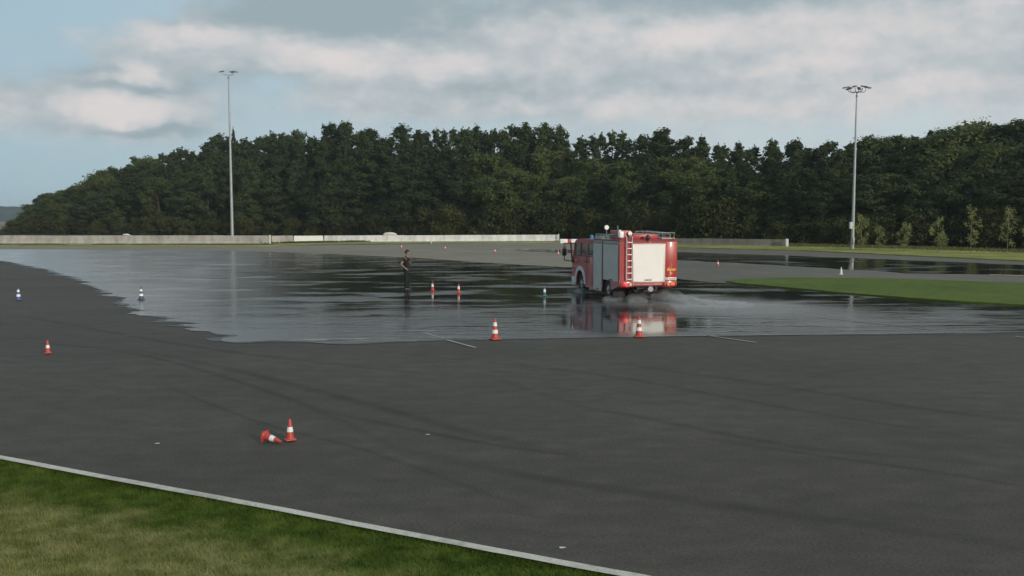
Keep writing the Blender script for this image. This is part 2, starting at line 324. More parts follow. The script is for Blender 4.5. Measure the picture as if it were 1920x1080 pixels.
# water film on the skid pad
def water_mat():
    m, t, b = newmat('water_film'); Lk = t.links.new
    b.inputs['Roughness'].default_value = .06; b.inputs['IOR'].default_value = 1.5; b.inputs['Specular IOR Level'].default_value = .5
    b.inputs['Base Color'].default_value = (.02, .021, .020, 1)
    g = t.nodes.new('ShaderNodeNewGeometry')
    def nz(s, st, d, off=0):
        mp = t.nodes.new('ShaderNodeMapping'); mp.inputs['Scale'].default_value = st; mp.inputs['Location'].default_value = (off, off, 0); Lk(g.outputs['Position'], mp.inputs[0])
        n = t.nodes.new('ShaderNodeTexNoise'); n.inputs['Scale'].default_value = s; n.inputs['Detail'].default_value = d; Lk(mp.outputs[0], n.inputs[0]); return n.outputs[0]
    def mt(op, a, b_=None, c=None):
        n = t.nodes.new('ShaderNodeMath'); n.operation = op
        for i, v in enumerate((a, b_, c)):
            if v is None: continue
            if isinstance(v, (int, float)): n.inputs[i].default_value = v
            else: Lk(v, n.inputs[i])
        return n.outputs[0]
    patch = nz(1, (.22, .42, 1), 6, 4)          # wind patches: some calm, some ruffled
    mr = t.nodes.new('ShaderNodeMapRange'); mr.interpolation_type = 'SMOOTHSTEP'; Lk(patch, mr.inputs[0]); mr.inputs[1].default_value = .47; mr.inputs[2].default_value = .66
    # wake of the truck
    sp = t.nodes.new('ShaderNodeSeparateXYZ'); Lk(g.outputs['Position'], sp.inputs[0])
    W0, W1 = at(1230, 562), at(1560, 592); dx = (W1 - W0).normalized(); nx = Vector((-dx.y, dx.x, 0))
    def dotp(v, o):
        n = t.nodes.new('ShaderNodeVectorMath'); n.operation = 'DOT_PRODUCT'; Lk(g.outputs['Position'], n.inputs[0]); n.inputs[1].default_value = v
        return mt('SUBTRACT', n.outputs['Value'], o.dot(v))
    along = dotp(dx, W0); acr = dotp(nx, W0)
    a1 = t.nodes.new('ShaderNodeMapRange'); a1.interpolation_type = 'SMOOTHSTEP'; Lk(along, a1.inputs[0]); a1.inputs[1].default_value = -1.5; a1.inputs[2].default_value = .5
    a2 = t.nodes.new('ShaderNodeMapRange'); a2.interpolation_type = 'SMOOTHSTEP'; Lk(along, a2.inputs[0]); a2.inputs[1].default_value = 15; a2.inputs[2].default_value = 3; 
    a3 = mt('EXPONENT', mt('MULTIPLY', mt('POWER', mt('ABSOLUTE', mt('DIVIDE', acr, 3.2)), 2.5), -1))
    wake = mt('MULTIPLY', mt('MULTIPLY', a1.outputs[0], a2.outputs[0]), a3)
    # shallow left part is ruffled too
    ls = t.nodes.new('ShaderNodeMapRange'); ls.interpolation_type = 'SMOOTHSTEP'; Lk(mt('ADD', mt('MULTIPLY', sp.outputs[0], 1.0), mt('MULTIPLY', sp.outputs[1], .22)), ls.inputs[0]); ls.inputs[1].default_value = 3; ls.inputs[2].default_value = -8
    cc = at(1178, 606); dsv = t.nodes.new('ShaderNodeVectorMath'); dsv.operation = 'DISTANCE'; Lk(g.outputs['Position'], dsv.inputs[0]); dsv.inputs[1].default_value = cc
    calm = t.nodes.new('ShaderNodeMapRange'); calm.interpolation_type = 'SMOOTHSTEP'; Lk(dsv.outputs['Value'], calm.inputs[0]); calm.inputs[1].default_value = 1.6; calm.inputs[2].default_value = 3.4
    nr = t.nodes.new('ShaderNodeMapRange'); nr.interpolation_type = 'SMOOTHSTEP'; Lk(mt('ADD', sp.outputs[1], mt('MULTIPLY', nz(1, (.35, 1.5, 1), 5, 9), -22)), nr.inputs[0]); nr.inputs[1].default_value = 28; nr.inputs[2].default_value = 14
    shore = nr.outputs[0]
    stn = t.nodes.new('ShaderNodeMapRange'); stn.interpolation_type = 'SMOOTHSTEP'; Lk(nz(1, (.28, 2.6, 1), 6, 17), stn.inputs[0]); stn.inputs[1].default_value = .40; stn.inputs[2].default_value = .56; stn.inputs[3].default_value = .12
    ruff = mt('MULTIPLY', mt('MAXIMUM', mt('MAXIMUM', mt('MAXIMUM', mr.outputs[0], mt('MULTIPLY', wake, 1.0)), mt('MULTIPLY', ls.outputs[0], mt('MULTIPLY_ADD', stn.outputs[0], .5, .4))), mt('MULTIPLY', mt('MULTIPLY', shore, .85), stn.outputs[0])), calm.outputs[0])
    h1 = nz(1, (1.1, 2.3, 1), 4, 1); h2 = nz(1, (6, 11, 1), 4, 2)
    hs = mt('ADD', mt('MULTIPLY', h1, mt('MULTIPLY_ADD', calm.outputs[0], .005, .003)), mt('MULTIPLY', h2, mt('MULTIPLY_ADD', ruff, .012, .0008)))
    bn = t.nodes.new('ShaderNodeBump'); bn.inputs['Strength'].default_value = 1; bn.inputs['Distance'].default_value = 1; Lk(hs, bn.inputs['Height']); Lk(bn.outputs[0], b.inputs['Normal'])
    Lk(mt('MULTIPLY_ADD', ruff, .22, .03), b.inputs['Roughness'])
    # sky reflection put into a paler base colour: left part, and the foamy wake
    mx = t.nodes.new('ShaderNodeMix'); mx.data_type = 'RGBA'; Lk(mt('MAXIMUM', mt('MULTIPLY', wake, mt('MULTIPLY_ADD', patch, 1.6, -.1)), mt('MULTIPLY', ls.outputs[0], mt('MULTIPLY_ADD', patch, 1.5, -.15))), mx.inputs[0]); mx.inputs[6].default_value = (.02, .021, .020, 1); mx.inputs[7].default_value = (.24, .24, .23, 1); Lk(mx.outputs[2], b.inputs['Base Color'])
    return m
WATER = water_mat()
wl = [(-200, 466), (-200, 478), (0, 489), (35, 494), (60, 500), (110, 512), (160, 530), (185, 545), (215, 556), (238, 572), (268, 580), (276, 592), (306, 600), (345, 608), (385, 622), (412, 634), (450, 642), (485, 641), (530, 638.5), (575, 642), (620, 645.5), (670, 645), (720, 642), (850, 638), (960, 636.5), (1100, 634), (1200, 632), (1400, 629.5), (1700, 626.5), (1920, 624), (2500, 618),
      (2500, 632), (1920, 574), (1800, 567), (1650, 556), (1560, 548.5), (1450, 538.5), (1370, 532), (1310, 528), (1250, 520), (1150, 508), (1060, 501), (980, 497), (900, 492), (780, 483.5), (640, 477), (520, 472.5), (430, 470.5), (300, 469), (0, 467.5)]
wp = [at(*p) for p in wl]
def wamp(p):
    if p.x < -5.5 and p.y < 75: return .55
    return .12 if p.y < 30 else .5
wpts = []
for i, p in enumerate(wp):
    q = wp[(i + 1) % len(wp)]; k = max(1, int((q - p).length / .15))
    for j in range(k):
        s = p.lerp(q, j / k); am = wamp(s)
        lim = 1 if not (s.x > 12 and s.y > 25) else .2
        v = noise.fractal(Vector((s.x * .2, s.y * 1.3, 2.0)), 1.0, 2.1, 5); v2 = noise.fractal(Vector((s.x * .6, s.y * .8, 8.0)), 1.0, 2.0, 4)
        wpts.append(Vector((s.x + v * am * 1.6 * lim, s.y + v2 * am * .35 * lim, 0)))
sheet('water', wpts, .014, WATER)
# damp asphalt along the open edge of the film
DAMP = ground_mat('damp_asphalt', [(.026, .025, .022), (.034, .032, .028), (.042, .039, .034)], .5, 2, .45, .5, .004, (1, 1, 1), 28, .3)
vs, fs = [], []; n_ = len(wpts)
for i, p in enumerate(wpts):
    t_ = wpts[(i + 6) % n_] - wpts[i - 6]; nv = Vector((t_.y, -t_.x, 0)).normalized(); wd_ = .05 + .34 * max(0, noise.fractal(Vector((p.x * .5, p.y * .5, 31)), 1, 2, 4) + .22) * (1.6 if p.x < -5 else .6)
    q = p + nv * wd_; vs += [(p.x - nv.x * .02, p.y - nv.y * .02, .011), (q.x, q.y, .011)]
    if p.y < 70 and (p.x < -3 or p.y < 27): k = 2 * i; fs.append((k, (k + 1), (k + 3) % (2 * n_), (k + 2) % (2 * n_)))
me = bpy.data.meshes.new('damp_asphalt'); me.from_pydata(vs, [], fs); o = link('damp_asphalt', me, DAMP); o['kind'] = 'structure'
w2 = [(1195, 470), (1265, 472.5), (1400, 477), (1600, 484), (1800, 492), (1920, 497.5), (2600, 525), (2600, 548), (1920, 516), (1700, 513), (1600, 506), (1450, 497), (1265, 488), (1195, 484), (1150, 478)]
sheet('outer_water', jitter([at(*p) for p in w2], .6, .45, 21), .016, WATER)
w3 = [(905, 467), (980, 466.5), (1060, 468), (1120, 469.5), (1180, 472), (1180, 476), (1060, 474.5), (980, 471)]
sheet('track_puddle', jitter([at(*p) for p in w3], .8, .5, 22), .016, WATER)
# damp fringe round the film
# painted lines
def pline(name, a, b, wid, mat=PAINT2, z=.02):
    o = sheet(name, jitter(strip(at(*a), at(*b), wid), .3, .012, 30), z, mat); return o
pline('lane_line', (838, 638.5), (892, 653), .10)
pline('lane_line', (795, 625), (826, 634), .07)
pline('lane_line', (1322, 629.5), (1419, 643.5), .09)
pline('lane_line', (1903, 631.5), (1990, 641), .09)
pline('lane_line', (556, 463), (790, 471.5), .22, PAINT2)
for a, b in (((1265, 489), (1450, 498)), ((1450, 498), (1600, 507.5)), ((1600, 507.5), (1700, 514.5)), ((1700, 514.5), (1930, 517)), ((1930, 517), (2500, 548))):
    pline('track_line', a, b, .16, PAINT2, .022)
pline('lane_line', (1856, 515.5), (1918, 517.5), .38, YPAINT, .026)
pline('track_line', (1390, 510), (1450, 512), .12, PAINT2, .022)
pline('pad_edge_line', (1228, 631.6), (1460, 628.8), .07, PAINT2, .02)
pline('pad_edge_line', (1460, 628.8), (1760, 625.8), .055, PAINT2, .02)
# dark joint in the wet pad on the right
JOINT = flatmat('joint_tar', (.012, .012, .012), .3)
pline('pad_joint', (1530, 596), (1750, 620), .07, JOINT, .02)

# tyre marks: faint rubber laid on the asphalt, soft edges
tm, t, b = newmat('rubber_mark'); b.inputs['Base Color'].default_value = (.022, .022, .022, 1); b.inputs['Roughness'].default_value = .75; b.inputs['Specular IOR Level'].default_value = .3
uvn = t.nodes.new('ShaderNodeUVMap'); su = t.nodes.new('ShaderNodeSeparateXYZ'); t.links.new(uvn.outputs[0], su.inputs[0])
def tmn(op, a, b_):
    n = t.nodes.new('ShaderNodeMath'); n.operation = op
    for i, v in enumerate((a, b_)):
        if isinstance(v, (int, float)): n.inputs[i].default_value = v
        else: t.links.new(v, n.inputs[i])
    return n.outputs[0]
def hump(x): return tmn('MULTIPLY', tmn('MULTIPLY', x, tmn('SUBTRACT', 1, x)), 4)
gg = t.nodes.new('ShaderNodeNewGeometry'); nn = t.nodes.new('ShaderNodeTexNoise'); nn.inputs['Scale'].default_value = .7; nn.inputs['Detail'].default_value = 6; t.links.new(gg.outputs['Position'], nn.inputs[0])
al = tmn('MULTIPLY', tmn('MULTIPLY', tmn('POWER', hump(su.outputs[1]), 1.5), tmn('POWER', hump(su.outputs[0]), .7)), tmn('MULTIPLY', nn.outputs[0], .30))
t.links.new(al, b.inputs['Alpha'])
bm = bmesh.new(); uvl = bm.loops.layers.uv.new('UVMap'); zt = .004
for path, wd in (([(250, 655), (420, 690), (640, 745), (860, 805), (1090, 858)], .42), ([(900, 700), (1080, 760), (1200, 782), (1400, 822), (1520, 842), (1700, 858), (1960, 880)], .32),
                 ([(1100, 674), (1400, 716), (1700, 762), (1990, 800)], .35), 
                 ([(760, 850), (1000, 895), (1200, 925), (1500, 968), (1960, 1030)], .42), ([(40, 640), (260, 665), (520, 740), (760, 850)], .26),
                 ([(700, 660), (1100, 700), (1500, 770), (1980, 845)], .26), ([(600, 770), (900, 830), (1080, 855)], .22), 
                 ([(0, 585), (300, 640), (560, 676), (900, 712)], .35), ([(1300, 820), (1500, 850), (1750, 885), (1980, 925)], .2), ([(300, 720), (480, 790), (700, 850), (1000, 960)], .18)):
    P = [at(*p) for p in path]; Q = []
    for i in range(len(P) - 1):
        p0, p1, p2, p3 = P[max(i - 1, 0)], P[i], P[i + 1], P[min(i + 2, len(P) - 1)]
        for s in np.linspace(0, 1, 14, endpoint=(i == len(P) - 2)):
            s = float(s); Q.append(.5 * ((2 * p1) + (p2 - p0) * s + (2 * p0 - 5 * p1 + 4 * p2 - p3) * s * s + (3 * p1 - p0 - 3 * p2 + p3) * s ** 3))
    prev = None; zt += .0006
    for i, q in enumerate(Q):
        d = (Q[min(i + 1, len(Q) - 1)] - Q[max(i - 1, 0)]).normalized(); n = Vector((-d.y, d.x, 0)) * wd / 2
        cur = (bm.verts.new((q.x - n.x, q.y - n.y, zt)), bm.verts.new((q.x + n.x, q.y + n.y, zt)), i / (len(Q) - 1))
        if prev:
            f = bm.faces.new((prev[0], cur[0], cur[1], prev[1])); us = ((prev[2], 0), (cur[2], 0), (cur[2], 1), (prev[2], 1))
            for l, u in zip(f.loops, us): l[uvl].uv = u
        prev = cur
me = bpy.data.meshes.new('tyre_marks'); bm.to_mesh(me); bm.free(); o = link('tyre_marks', me, tm); o['kind'] = 'structure'

# far hill
HILL = flatmat('hill_wood', (.035, .052, .045), .95, var=.35, scale=.05, spec=.1)
vs = []; fs = []; nn_ = 160
for i in range(nn_):
    x = -1350 + i * 8; hh = 26 * math.exp(-((x + 900) / 330) ** 2) + 10 * math.exp(-((x + 600) / 160) ** 2) + 2.2 * noise.noise(Vector((x * .03, 0, 0))) + 1.3 * noise.noise(Vector((x * .11, 4, 0)))
    hh = max(hh, .5)
    for k, (dy, f_) in enumerate(((0, 0), (4, .55), (12, .8), (60, 1), (300, .6), (500, 0))):
        vs.append((x, 1500 + dy, -1 + (hh + 1) * f_ + (1.2 * noise.noise(Vector((x * .1, dy * .3, 2))) if 0 < f_ < 1 else 0)))
for i in range(nn_ - 1):
    for k in range(5): a = i * 6 + k; fs.append((a, a + 6, a + 7, a + 1))
me = bpy.data.meshes.new('hill'); me.from_pydata(vs, [], fs); o = link('hill', me, HILL); o['kind'] = 'structure'

# ------------------------------------------------------------------ foliage
def leafmat(name, c0, c1, rv=.5):
    m, t, b = newmat(name); b.inputs['Roughness'].default_value = .7; b.inputs['Specular IOR Level'].default_value = .12
    oi = t.nodes.new('ShaderNodeObjectInfo'); g = t.nodes.new('ShaderNodeTexCoord'); n = t.nodes.new('ShaderNodeTexNoise'); n.inputs['Scale'].default_value = .9; n.inputs['Detail'].default_value = 5
    t.links.new(g.outputs['Object'], n.inputs[0])
    rr = t.nodes.new('ShaderNodeMath'); rr.operation = 'MULTIPLY_ADD'; rr.inputs[1].default_value = rv; t.links.new(oi.outputs['Random'], rr.inputs[0])
    hf = t.nodes.new('ShaderNodeMath'); hf.operation = 'MULTIPLY_ADD'; hf.inputs[1].default_value = 1.2; hf.inputs[2].default_value = -.35 - rv / 2 + .25; t.links.new(n.outputs[0], hf.inputs[0]); t.links.new(hf.outputs[0], rr.inputs[2])
    mx = t.nodes.new('ShaderNodeMix'); mx.data_type = 'RGBA'; mx.clamp_factor = True; t.links.new(rr.outputs[0], mx.inputs[0]); mx.inputs[6].default_value = (*c0, 1); mx.inputs[7].default_value = (*c1, 1)
    t.links.new(mx.outputs[2], b.inputs['Base Color'])
    tr = t.nodes.new('ShaderNodeBsdfTranslucent'); t.links.new(mx.outputs[2], tr.inputs[0]); ms = t.nodes.new('ShaderNodeMixShader'); ms.inputs[0].default_value = .22
    t.links.new(b.outputs[0], ms.inputs[1]); t.links.new(tr.outputs[0], ms.inputs[2]); t.links.new(ms.outputs[0], t.nodes['Material Output'].inputs[0]); return m
PINE = leafmat('pine_needles', (.024, .040, .017), (.080, .106, .038))
SPRUCE = leafmat('spruce_needles', (.028, .046, .020), (.086, .116, .042))
DECID = leafmat('broad_leaves', (.048, .068, .020), (.118, .142, .046))
BUSHM = leafmat('bush_leaves', (.032, .040, .011), (.085, .092, .026))
SAPL = leafmat('poplar_leaves', (.20, .23, .08), (.32, .34, .13))
WEED = leafmat('weed_leaves', (.09, .10, .035), (.16, .16, .06))
BARK = flatmat('bark', (.085, .065, .048), .9, var=.4, scale=3, spec=.1, bump=.03)
BARK2 = flatmat('pale_bark', (.20, .17, .13), .9, var=.3, scale=3, spec=.1)

def leaves_mesh(name, C, Nn, size):
    """quads at C facing roughly along Nn"""
    n = len(C); Nn = Nn + rng.normal(0, .55, (n, 3)); Nn /= np.linalg.norm(Nn, axis=1)[:, None]
    r = rng.normal(0, 1, (n, 3)); A = np.cross(Nn, r); A /= np.linalg.norm(A, axis=1)[:, None]; B = np.cross(Nn, A)
    s = (size * (.5 + .9 * rng.random(n)))[:, None]; asp = (.35 + .5 * rng.random(n))[:, None]
    V = np.empty((n * 4, 3)); V[0::4] = C - A * s; V[1::4] = C - B * s * asp; V[2::4] = C + A * s; V[3::4] = C + B * s * asp
    me = bpy.data.meshes.new(name); me.vertices.add(n * 4); me.vertices.foreach_set('co', V.ravel()); me.loops.add(n * 4); me.loops.foreach_set('vertex_index', np.arange(n * 4))
    me.polygons.add(n); me.polygons.foreach_set('loop_start', np.arange(0, n * 4, 4)); me.polygons.foreach_set('loop_total', np.full(n, 4)); me.update(); return me
def pads(ps, per):
    C = []; Nn = []
    for (x, y, z, rx, ry, rz) in ps:
        k = int(per * rx * ry); d = rng.normal(0, 1, (k, 3)); d /= np.linalg.norm(d, axis=1)[:, None]
        rad = rng.random(k) ** .35 * (1 + .25 * rng.normal(0, 1, k)); c = d * rad[:, None] * np.array([rx, ry, rz]) + np.array([x, y, z]); c[:, 2] -= 0
        nn = d.copy(); nn[:, 2] += .35; C.append(c); Nn.append(nn)
    return np.concatenate(C), np.concatenate(Nn)
def make_tree(kind, seed, H=20.0):
    rnd = random.Random(seed); ps = []; limbs = []
    if kind == 'pine':
        n = 56; R0 = rnd.uniform(3.2, 4.0)
        for i in range(n):
            h = .14 + .84 * (i / n) ** .85; rr = R0 * (min(1, (1 - h) / .30) ** .7) * rnd.uniform(.3, 1.0)
            a = rnd.random() * 6.28; s = rnd.uniform(.7, 1.4) * (1.1 if h < .78 else .8 if h < .9 else .6); z = h * H - .6 + rnd.uniform(-.5, .5)
            ps.append((rr * math.cos(a), rr * math.sin(a), z, s * 1.05, s * 1.05, s * .85)); limbs.append((z - .8, rr * math.cos(a), rr * math.sin(a), z))
        ps.append((rnd.uniform(-.3, .3), 0, H - .7, .55, .55, .8))
        for _ in range(5): ps.append((rnd.uniform(-.9, .9), rnd.uniform(-.9, .9), H - rnd.uniform(.5, 2.0), .55, .55, .6))
        for k in range(4):
            x0, y0, z0 = rnd.uniform(-1.3, 1.3), rnd.uniform(-1.3, 1.3), H - rnd.uniform(.2, 1.6)
            for j in range(3): ps.append((x0, y0, z0 - j * .35, .16 + .12 * j, .16 + .12 * j, .3))
        per, sz = 190, .21
    elif kind == 'spruce':
        n = 70; R0 = rnd.uniform(2.8, 3.6)
        for i in range(n):
            h = .08 + .9 * i / n; a = i * 2.4 + rnd.uniform(-.4, .4); rr = R0 * (1 - h) ** .6 * rnd.uniform(.35, 1.0); s = rnd.uniform(.65, 1.15) * (1.3 - .9 * h)
            z = h * H; ps.append((rr * math.cos(a), rr * math.sin(a), z, s, s, s * .7)); limbs.append((z + .2, rr * math.cos(a), rr * math.sin(a), z))
        for k in range(6): ps.append((rnd.uniform(-.12, .12), rnd.uniform(-.12, .12), H - k * .38, .10 + k * .09, .10 + k * .09, .3))
        per, sz = 260, .18
    elif kind == 'decid':
        n = 52; R0 = rnd.uniform(3.2, 4.0)
        for i in range(n):
            h = .07 + .89 * rnd.random() ** .8; e = math.sqrt(max(.05, 1 - ((h - .48) / .54) ** 2)); rr = R0 * e * rnd.uniform(.5, 1.0); a = rnd.random() * 6.28; s = rnd.uniform(.8, 1.6)
            z = h * H; ps.append((rr * math.cos(a), rr * math.sin(a), z, s, s, s * .8)); limbs.append((z * .8, rr * .9 * math.cos(a), rr * .9 * math.sin(a), z))
        for _ in range(4): ps.append((rnd.uniform(-1.3, 1.3), rnd.uniform(-1.3, 1.3), H - rnd.uniform(.5, 1.5), .9, .9, .6))
        per, sz = 170, .20
    elif kind == 'bush':
        for i in range(26):
            h = rnd.uniform(.06, .9); rr = 2.6 * math.sqrt(max(.1, 1 - h * h)) * rnd.uniform(.2, 1); a = rnd.random() * 6.28; s = rnd.uniform(.7, 1.3)
            ps.append((rr * math.cos(a), rr * math.sin(a), h * H, s, s, s * .8)); limbs.append((.1, rr * .8 * math.cos(a), rr * .8 * math.sin(a), h * H))
        per, sz = 170, .16
    C, Nn = pads(ps, per); C[:, 2] = np.maximum(C[:, 2], .05)
    crown = leaves_mesh('crown', C, Nn, sz)
    tb = MB()
    if kind != 'bush':
        r0 = .26; pts = [Vector((0, 0, -.1))]
        for k in range(1, 7): pts.append(Vector((rnd.uniform(-.12, .12) * k * .5, rnd.uniform(-.12, .12) * k * .5, H * .95 * k / 6)))
        for k in range(6): tb.cyl(pts[k], pts[k + 1], r0 * (1 - k / 6.6), r0 * (1 - (k + 1) / 6.6), 7, False)
        for (z0, x, y, z) in limbs[::2]: tb.cyl((0, 0, max(.5, z0)), (x, y, z), .07, .025, 4, False)
    else:
        for (z0, x, y, z) in limbs[::3]: tb.cyl((0, 0, -.05), (x, y, z), .05, .02, 4, False)
    me = bpy.data.meshes.new('trunk'); tb.bm.to_mesh(me); tb.bm.free()
    return crown, me, H
variants = {k: [make_tree(k, 10 * i + 3, {'pine': 20, 'spruce': 17, 'decid': 14, 'bush': 4}[k]) for i in range(n)] for k, n in (('pine', 4), ('spruce', 4), ('decid', 4), ('bush', 3))}
MT = {'pine': PINE, 'spruce': SPRUCE, 'decid': DECID, 'bush': BUSHM}
for k, vs_ in variants.items():
    for c, tr_, _ in vs_: c.materials.append(MT[k]); tr_.materials.append(BARK)
skyl = [(-100, 430), (18, 432), (32, 418), (60, 392), (75, 368), (100, 356), (130, 350), (170, 338), (195, 322), (215, 302), (235, 312), (260, 290), (290, 298), (325, 276), (350, 270), (380, 288), (395, 256), (430, 250), (445, 254), (480, 255), (540, 242), (590, 244), (620, 229), (665, 228), (700, 238), (725, 248), (745, 232), (800, 244), (830, 226), (850, 240), (885, 228), (915, 240), (950, 225), (1000, 230), (1050, 236), (1085, 258), (1130, 238), (1180, 247), (1240, 243), (1275, 243), (1310, 256), (1350, 262), (1380, 266), (1420, 262), (1470, 252), (1530, 264), (1600, 262), (1650, 243), (1690, 254), (1740, 238), (1800, 230), (1860, 234), (1920, 225), (2000, 222), (2300, 225)]
fr = [(-20, 222), (25, 213), (300, 196), (500, 182), (1050, 152), (1250, 134), (1480, 116), (1920, 99), (2300, 90)]
def interp(tb, x): return float(np.interp(x, [a for a, _ in tb], [b_ for _, b_ in tb]))
KN = {'pine': 'pine_tree', 'spruce': 'spruce_tree', 'decid': 'broadleaf_tree', 'bush': 'bush'}
KL = {'pine': 'dark pine', 'spruce': 'narrow conifer', 'decid': 'olive broadleaf tree', 'bush': 'leafy bush'}
ZONES = [(110, 'at the far left tip of the forest'), (240, 'on the low left slope of the forest'), (400, 'left of the left mast'), (480, 'behind the left mast'), (620, 'behind the bright white barrier section'),
         (770, 'above the white sack on the barrier and the person'), (900, 'above the two orange cones right of the person'), (1050, 'behind the right half of the white barrier'), (1170, 'behind the cab of the fire engine'),
         (1290, 'behind the rear body of the fire engine'), (1390, 'behind the left half of the short dark barrier'), (1480, 'behind the right half of the short dark barrier'), (1570, 'between the dark barrier and the right mast'),
         (1670, 'behind the right mast'), (1790, 'behind the middle saplings'), (1860, 'behind the tallest slender sapling'), (9999, 'at the right edge of the picture')]
def where(px): return next(t for x, t in ZONES if px < x)
def tree(kind, px, d, h, sx=1.0, row=0):
    c, tr_, H0 = random.choice(variants[kind]); s = h / H0
    p = Vector(((px - 960) / F * d, d, 0)); sw = sx * (.55 * s + .45) if kind != 'bush' else sx * s
    rw = 'front row ' if False else ''
    lab = KL[kind] + ((' in the front row ', ' in the second row ', ' at the skyline ', ' deep at the skyline ')[row] if kind != 'bush' else ' at the forest foot ') + where(px)
    o = empty(KN[kind], (p.x, p.y, 0), random.random() * 6.28, lab, 'bush' if kind == 'bush' else 'tree', lab.replace(KL[kind], {'bush': 'leafy bushes'}.get(kind, KL[kind] + 's')))
    o.scale = (sw, sw, s); a = link('crown', c, None, o); 
    if kind != 'bush' or True: link('trunk' if kind != 'bush' else 'stem', tr_, None, o)
    return o
for row in range(4):
    px = -5.0 + random.uniform(0, 20) + (18 if row == 0 else 0)
    while px < 2150:
        d = interp(fr, px) + 4 + row * 6.5 + random.uniform(-2, 2)
        ys = interp(skyl, px); full = CAM_H + (HOR - ys) / F * d
        frac = (.70, .86, .97, .965)[row] + random.uniform(-.09, .06) * (1 if row < 2 else .6)
        h = full * frac
        if px < 300: pk = ('pine', 'pine', 'decid')
        elif px < 1080: pk = ('pine', 'pine', 'pine', 'spruce') if row > 1 else ('pine', 'pine', 'spruce')
        elif px < 1620: pk = ('spruce', 'spruce', 'pine') if row > 1 else ('spruce', 'pine')
        else: pk = ('pine', 'pine', 'decid')
        k = random.choice(pk)
        if row < 2 and 830 < px < 1450 and random.random() < .6: k = 'decid'; h *= .85
        if px < 20 and row > 0: h *= .6
        if h > 2.2: tree(k, px, d, h, random.uniform(.95, 1.2) * (1.12 if row > 1 else 1), row)
        px += (4.6, 4.2, 3.7, 3.5)[row] * F / d * random.uniform(.75, 1.2) * min(1, .55 + h / 40)
px = 28.0
while px < 2150:     # bushes along the forest foot
    d = interp(fr, px) + random.uniform(-.5, 2.5); k = 'bush'
    h = random.uniform(2.6, 5.2) * (1.25 if 800 < px < 1450 else .9)
    tree('bush', px, d, h, random.uniform(.9, 1.2)); px += 4.2 * F / d * random.uniform(.7, 1.2)
# a single thin tree sticking up from the skyline beside the mast
o = tree('spruce', 443, 200, 24.0, .42); o['label'] = 'thin wispy treetop rising above the skyline beside the left mast'; del o['group']

# saplings in front of the forest on the right
def sapling(px, ytop, ybase, wpx, seed, label, dens=1.0):
    rnd = random.Random(seed); p = at(px, ybase); d = p.y; h = (ybase - ytop) / F * d * 1.0; wm = wpx / F * d / 2
    o = empty('sapling', (p.x, p.y, .05), 0, label, 'sapling', None); ps = []
    for i in range(22):
        q = .22 + .76 * i / 22; e = wm * (math.sin(math.pi * min(1, q * .95)) ** .7 + .12) * rnd.uniform(.25, 1); a = rnd.random() * 6.28; s = rnd.uniform(.16, .30) * (wm / .5) ** .5
        ps.append((e * math.cos(a), e * math.sin(a), q * h, s, s, s * 1.1))
    C, Nn = pads(ps, 560 * dens); link('crown', leaves_mesh('crown', C, Nn, .062), SAPL, o)
    tb = MB(); tb.cyl((0, 0, -.1), (rnd.uniform(-.06, .06), 0, h * .97), .04, .012, 7)
    for q in ps[::2]: tb.cyl((0, 0, q[2] - .3), (q[0], q[1], q[2]), .012, .006, 4, False)
    tb.build('trunk', BARK2, o)
sapling(1614, 402, 471, 26, 1, 'bushy sapling directly behind the base of the right mast')
sapling(1648, 424, 471, 18, 2, 'small thin sapling just right of the right mast', .8)
sapling(1695, 418, 473, 22, 3, 'leaning leafy sapling third from the left in the row by the forest')
sapling(1758, 408, 475, 32, 4, 'widest oval sapling in the row in front of the forest')
sapling(1820, 384, 476, 26, 5, 'tallest slender sapling in the row in front of the forest')
sapling(1888, 388, 479, 30, 6, 'sparse thin sapling near the right edge of the picture', .65)
sapling(1934, 405, 480, 34, 8, 'sapling cut off by the right edge of the picture')

# weeds: ragged tufts along verge and barrier feet
def tufts(name, pts, n, hgt, wid, mat, label, spread):
    def gen(_):
        out = []
        for i in range(n):
            a, b_ = random.choice(pts); p = a.lerp(b_, random.random()); 
            if noise.noise(Vector((p.x * .35, p.y * .35, 5))) < -.12: continue
            out.append((p.x + random.gauss(0, spread), p.y + random.gauss(0, spread), .03))
        return np.array(out)
    return blades(name, n, gen, mat, hgt, wid, label)
def segs(l): q = [at(*p) for p in l]; return list(zip(q[:-1], q[1:]))
tufts('barrier_weeds', segs([(505, 457), (620, 455), (760, 452), (1046, 449.5)]), 9000, .22, .05, leafmat('weeds_dry', (.06, .065, .025), (.14, .13, .05)), 'ragged weeds growing along the foot of the white barrier', .45)
tufts('barrier_grass', segs([(-60, 459.5), (505, 459.5)]), 14000, .13, .06, leafmat('grass_dry', (.11, .11, .04), (.2, .18, .07)), 'dry grass along the foot of the long grey barrier', .5)
tufts('verge_grass', segs([(1265, 457), (1480, 462), (1700, 467), (1920, 474), (2200, 482)]), 14000, .32, .05, WEED, 'tall unmown grass at the foot of the forest', 1.3)

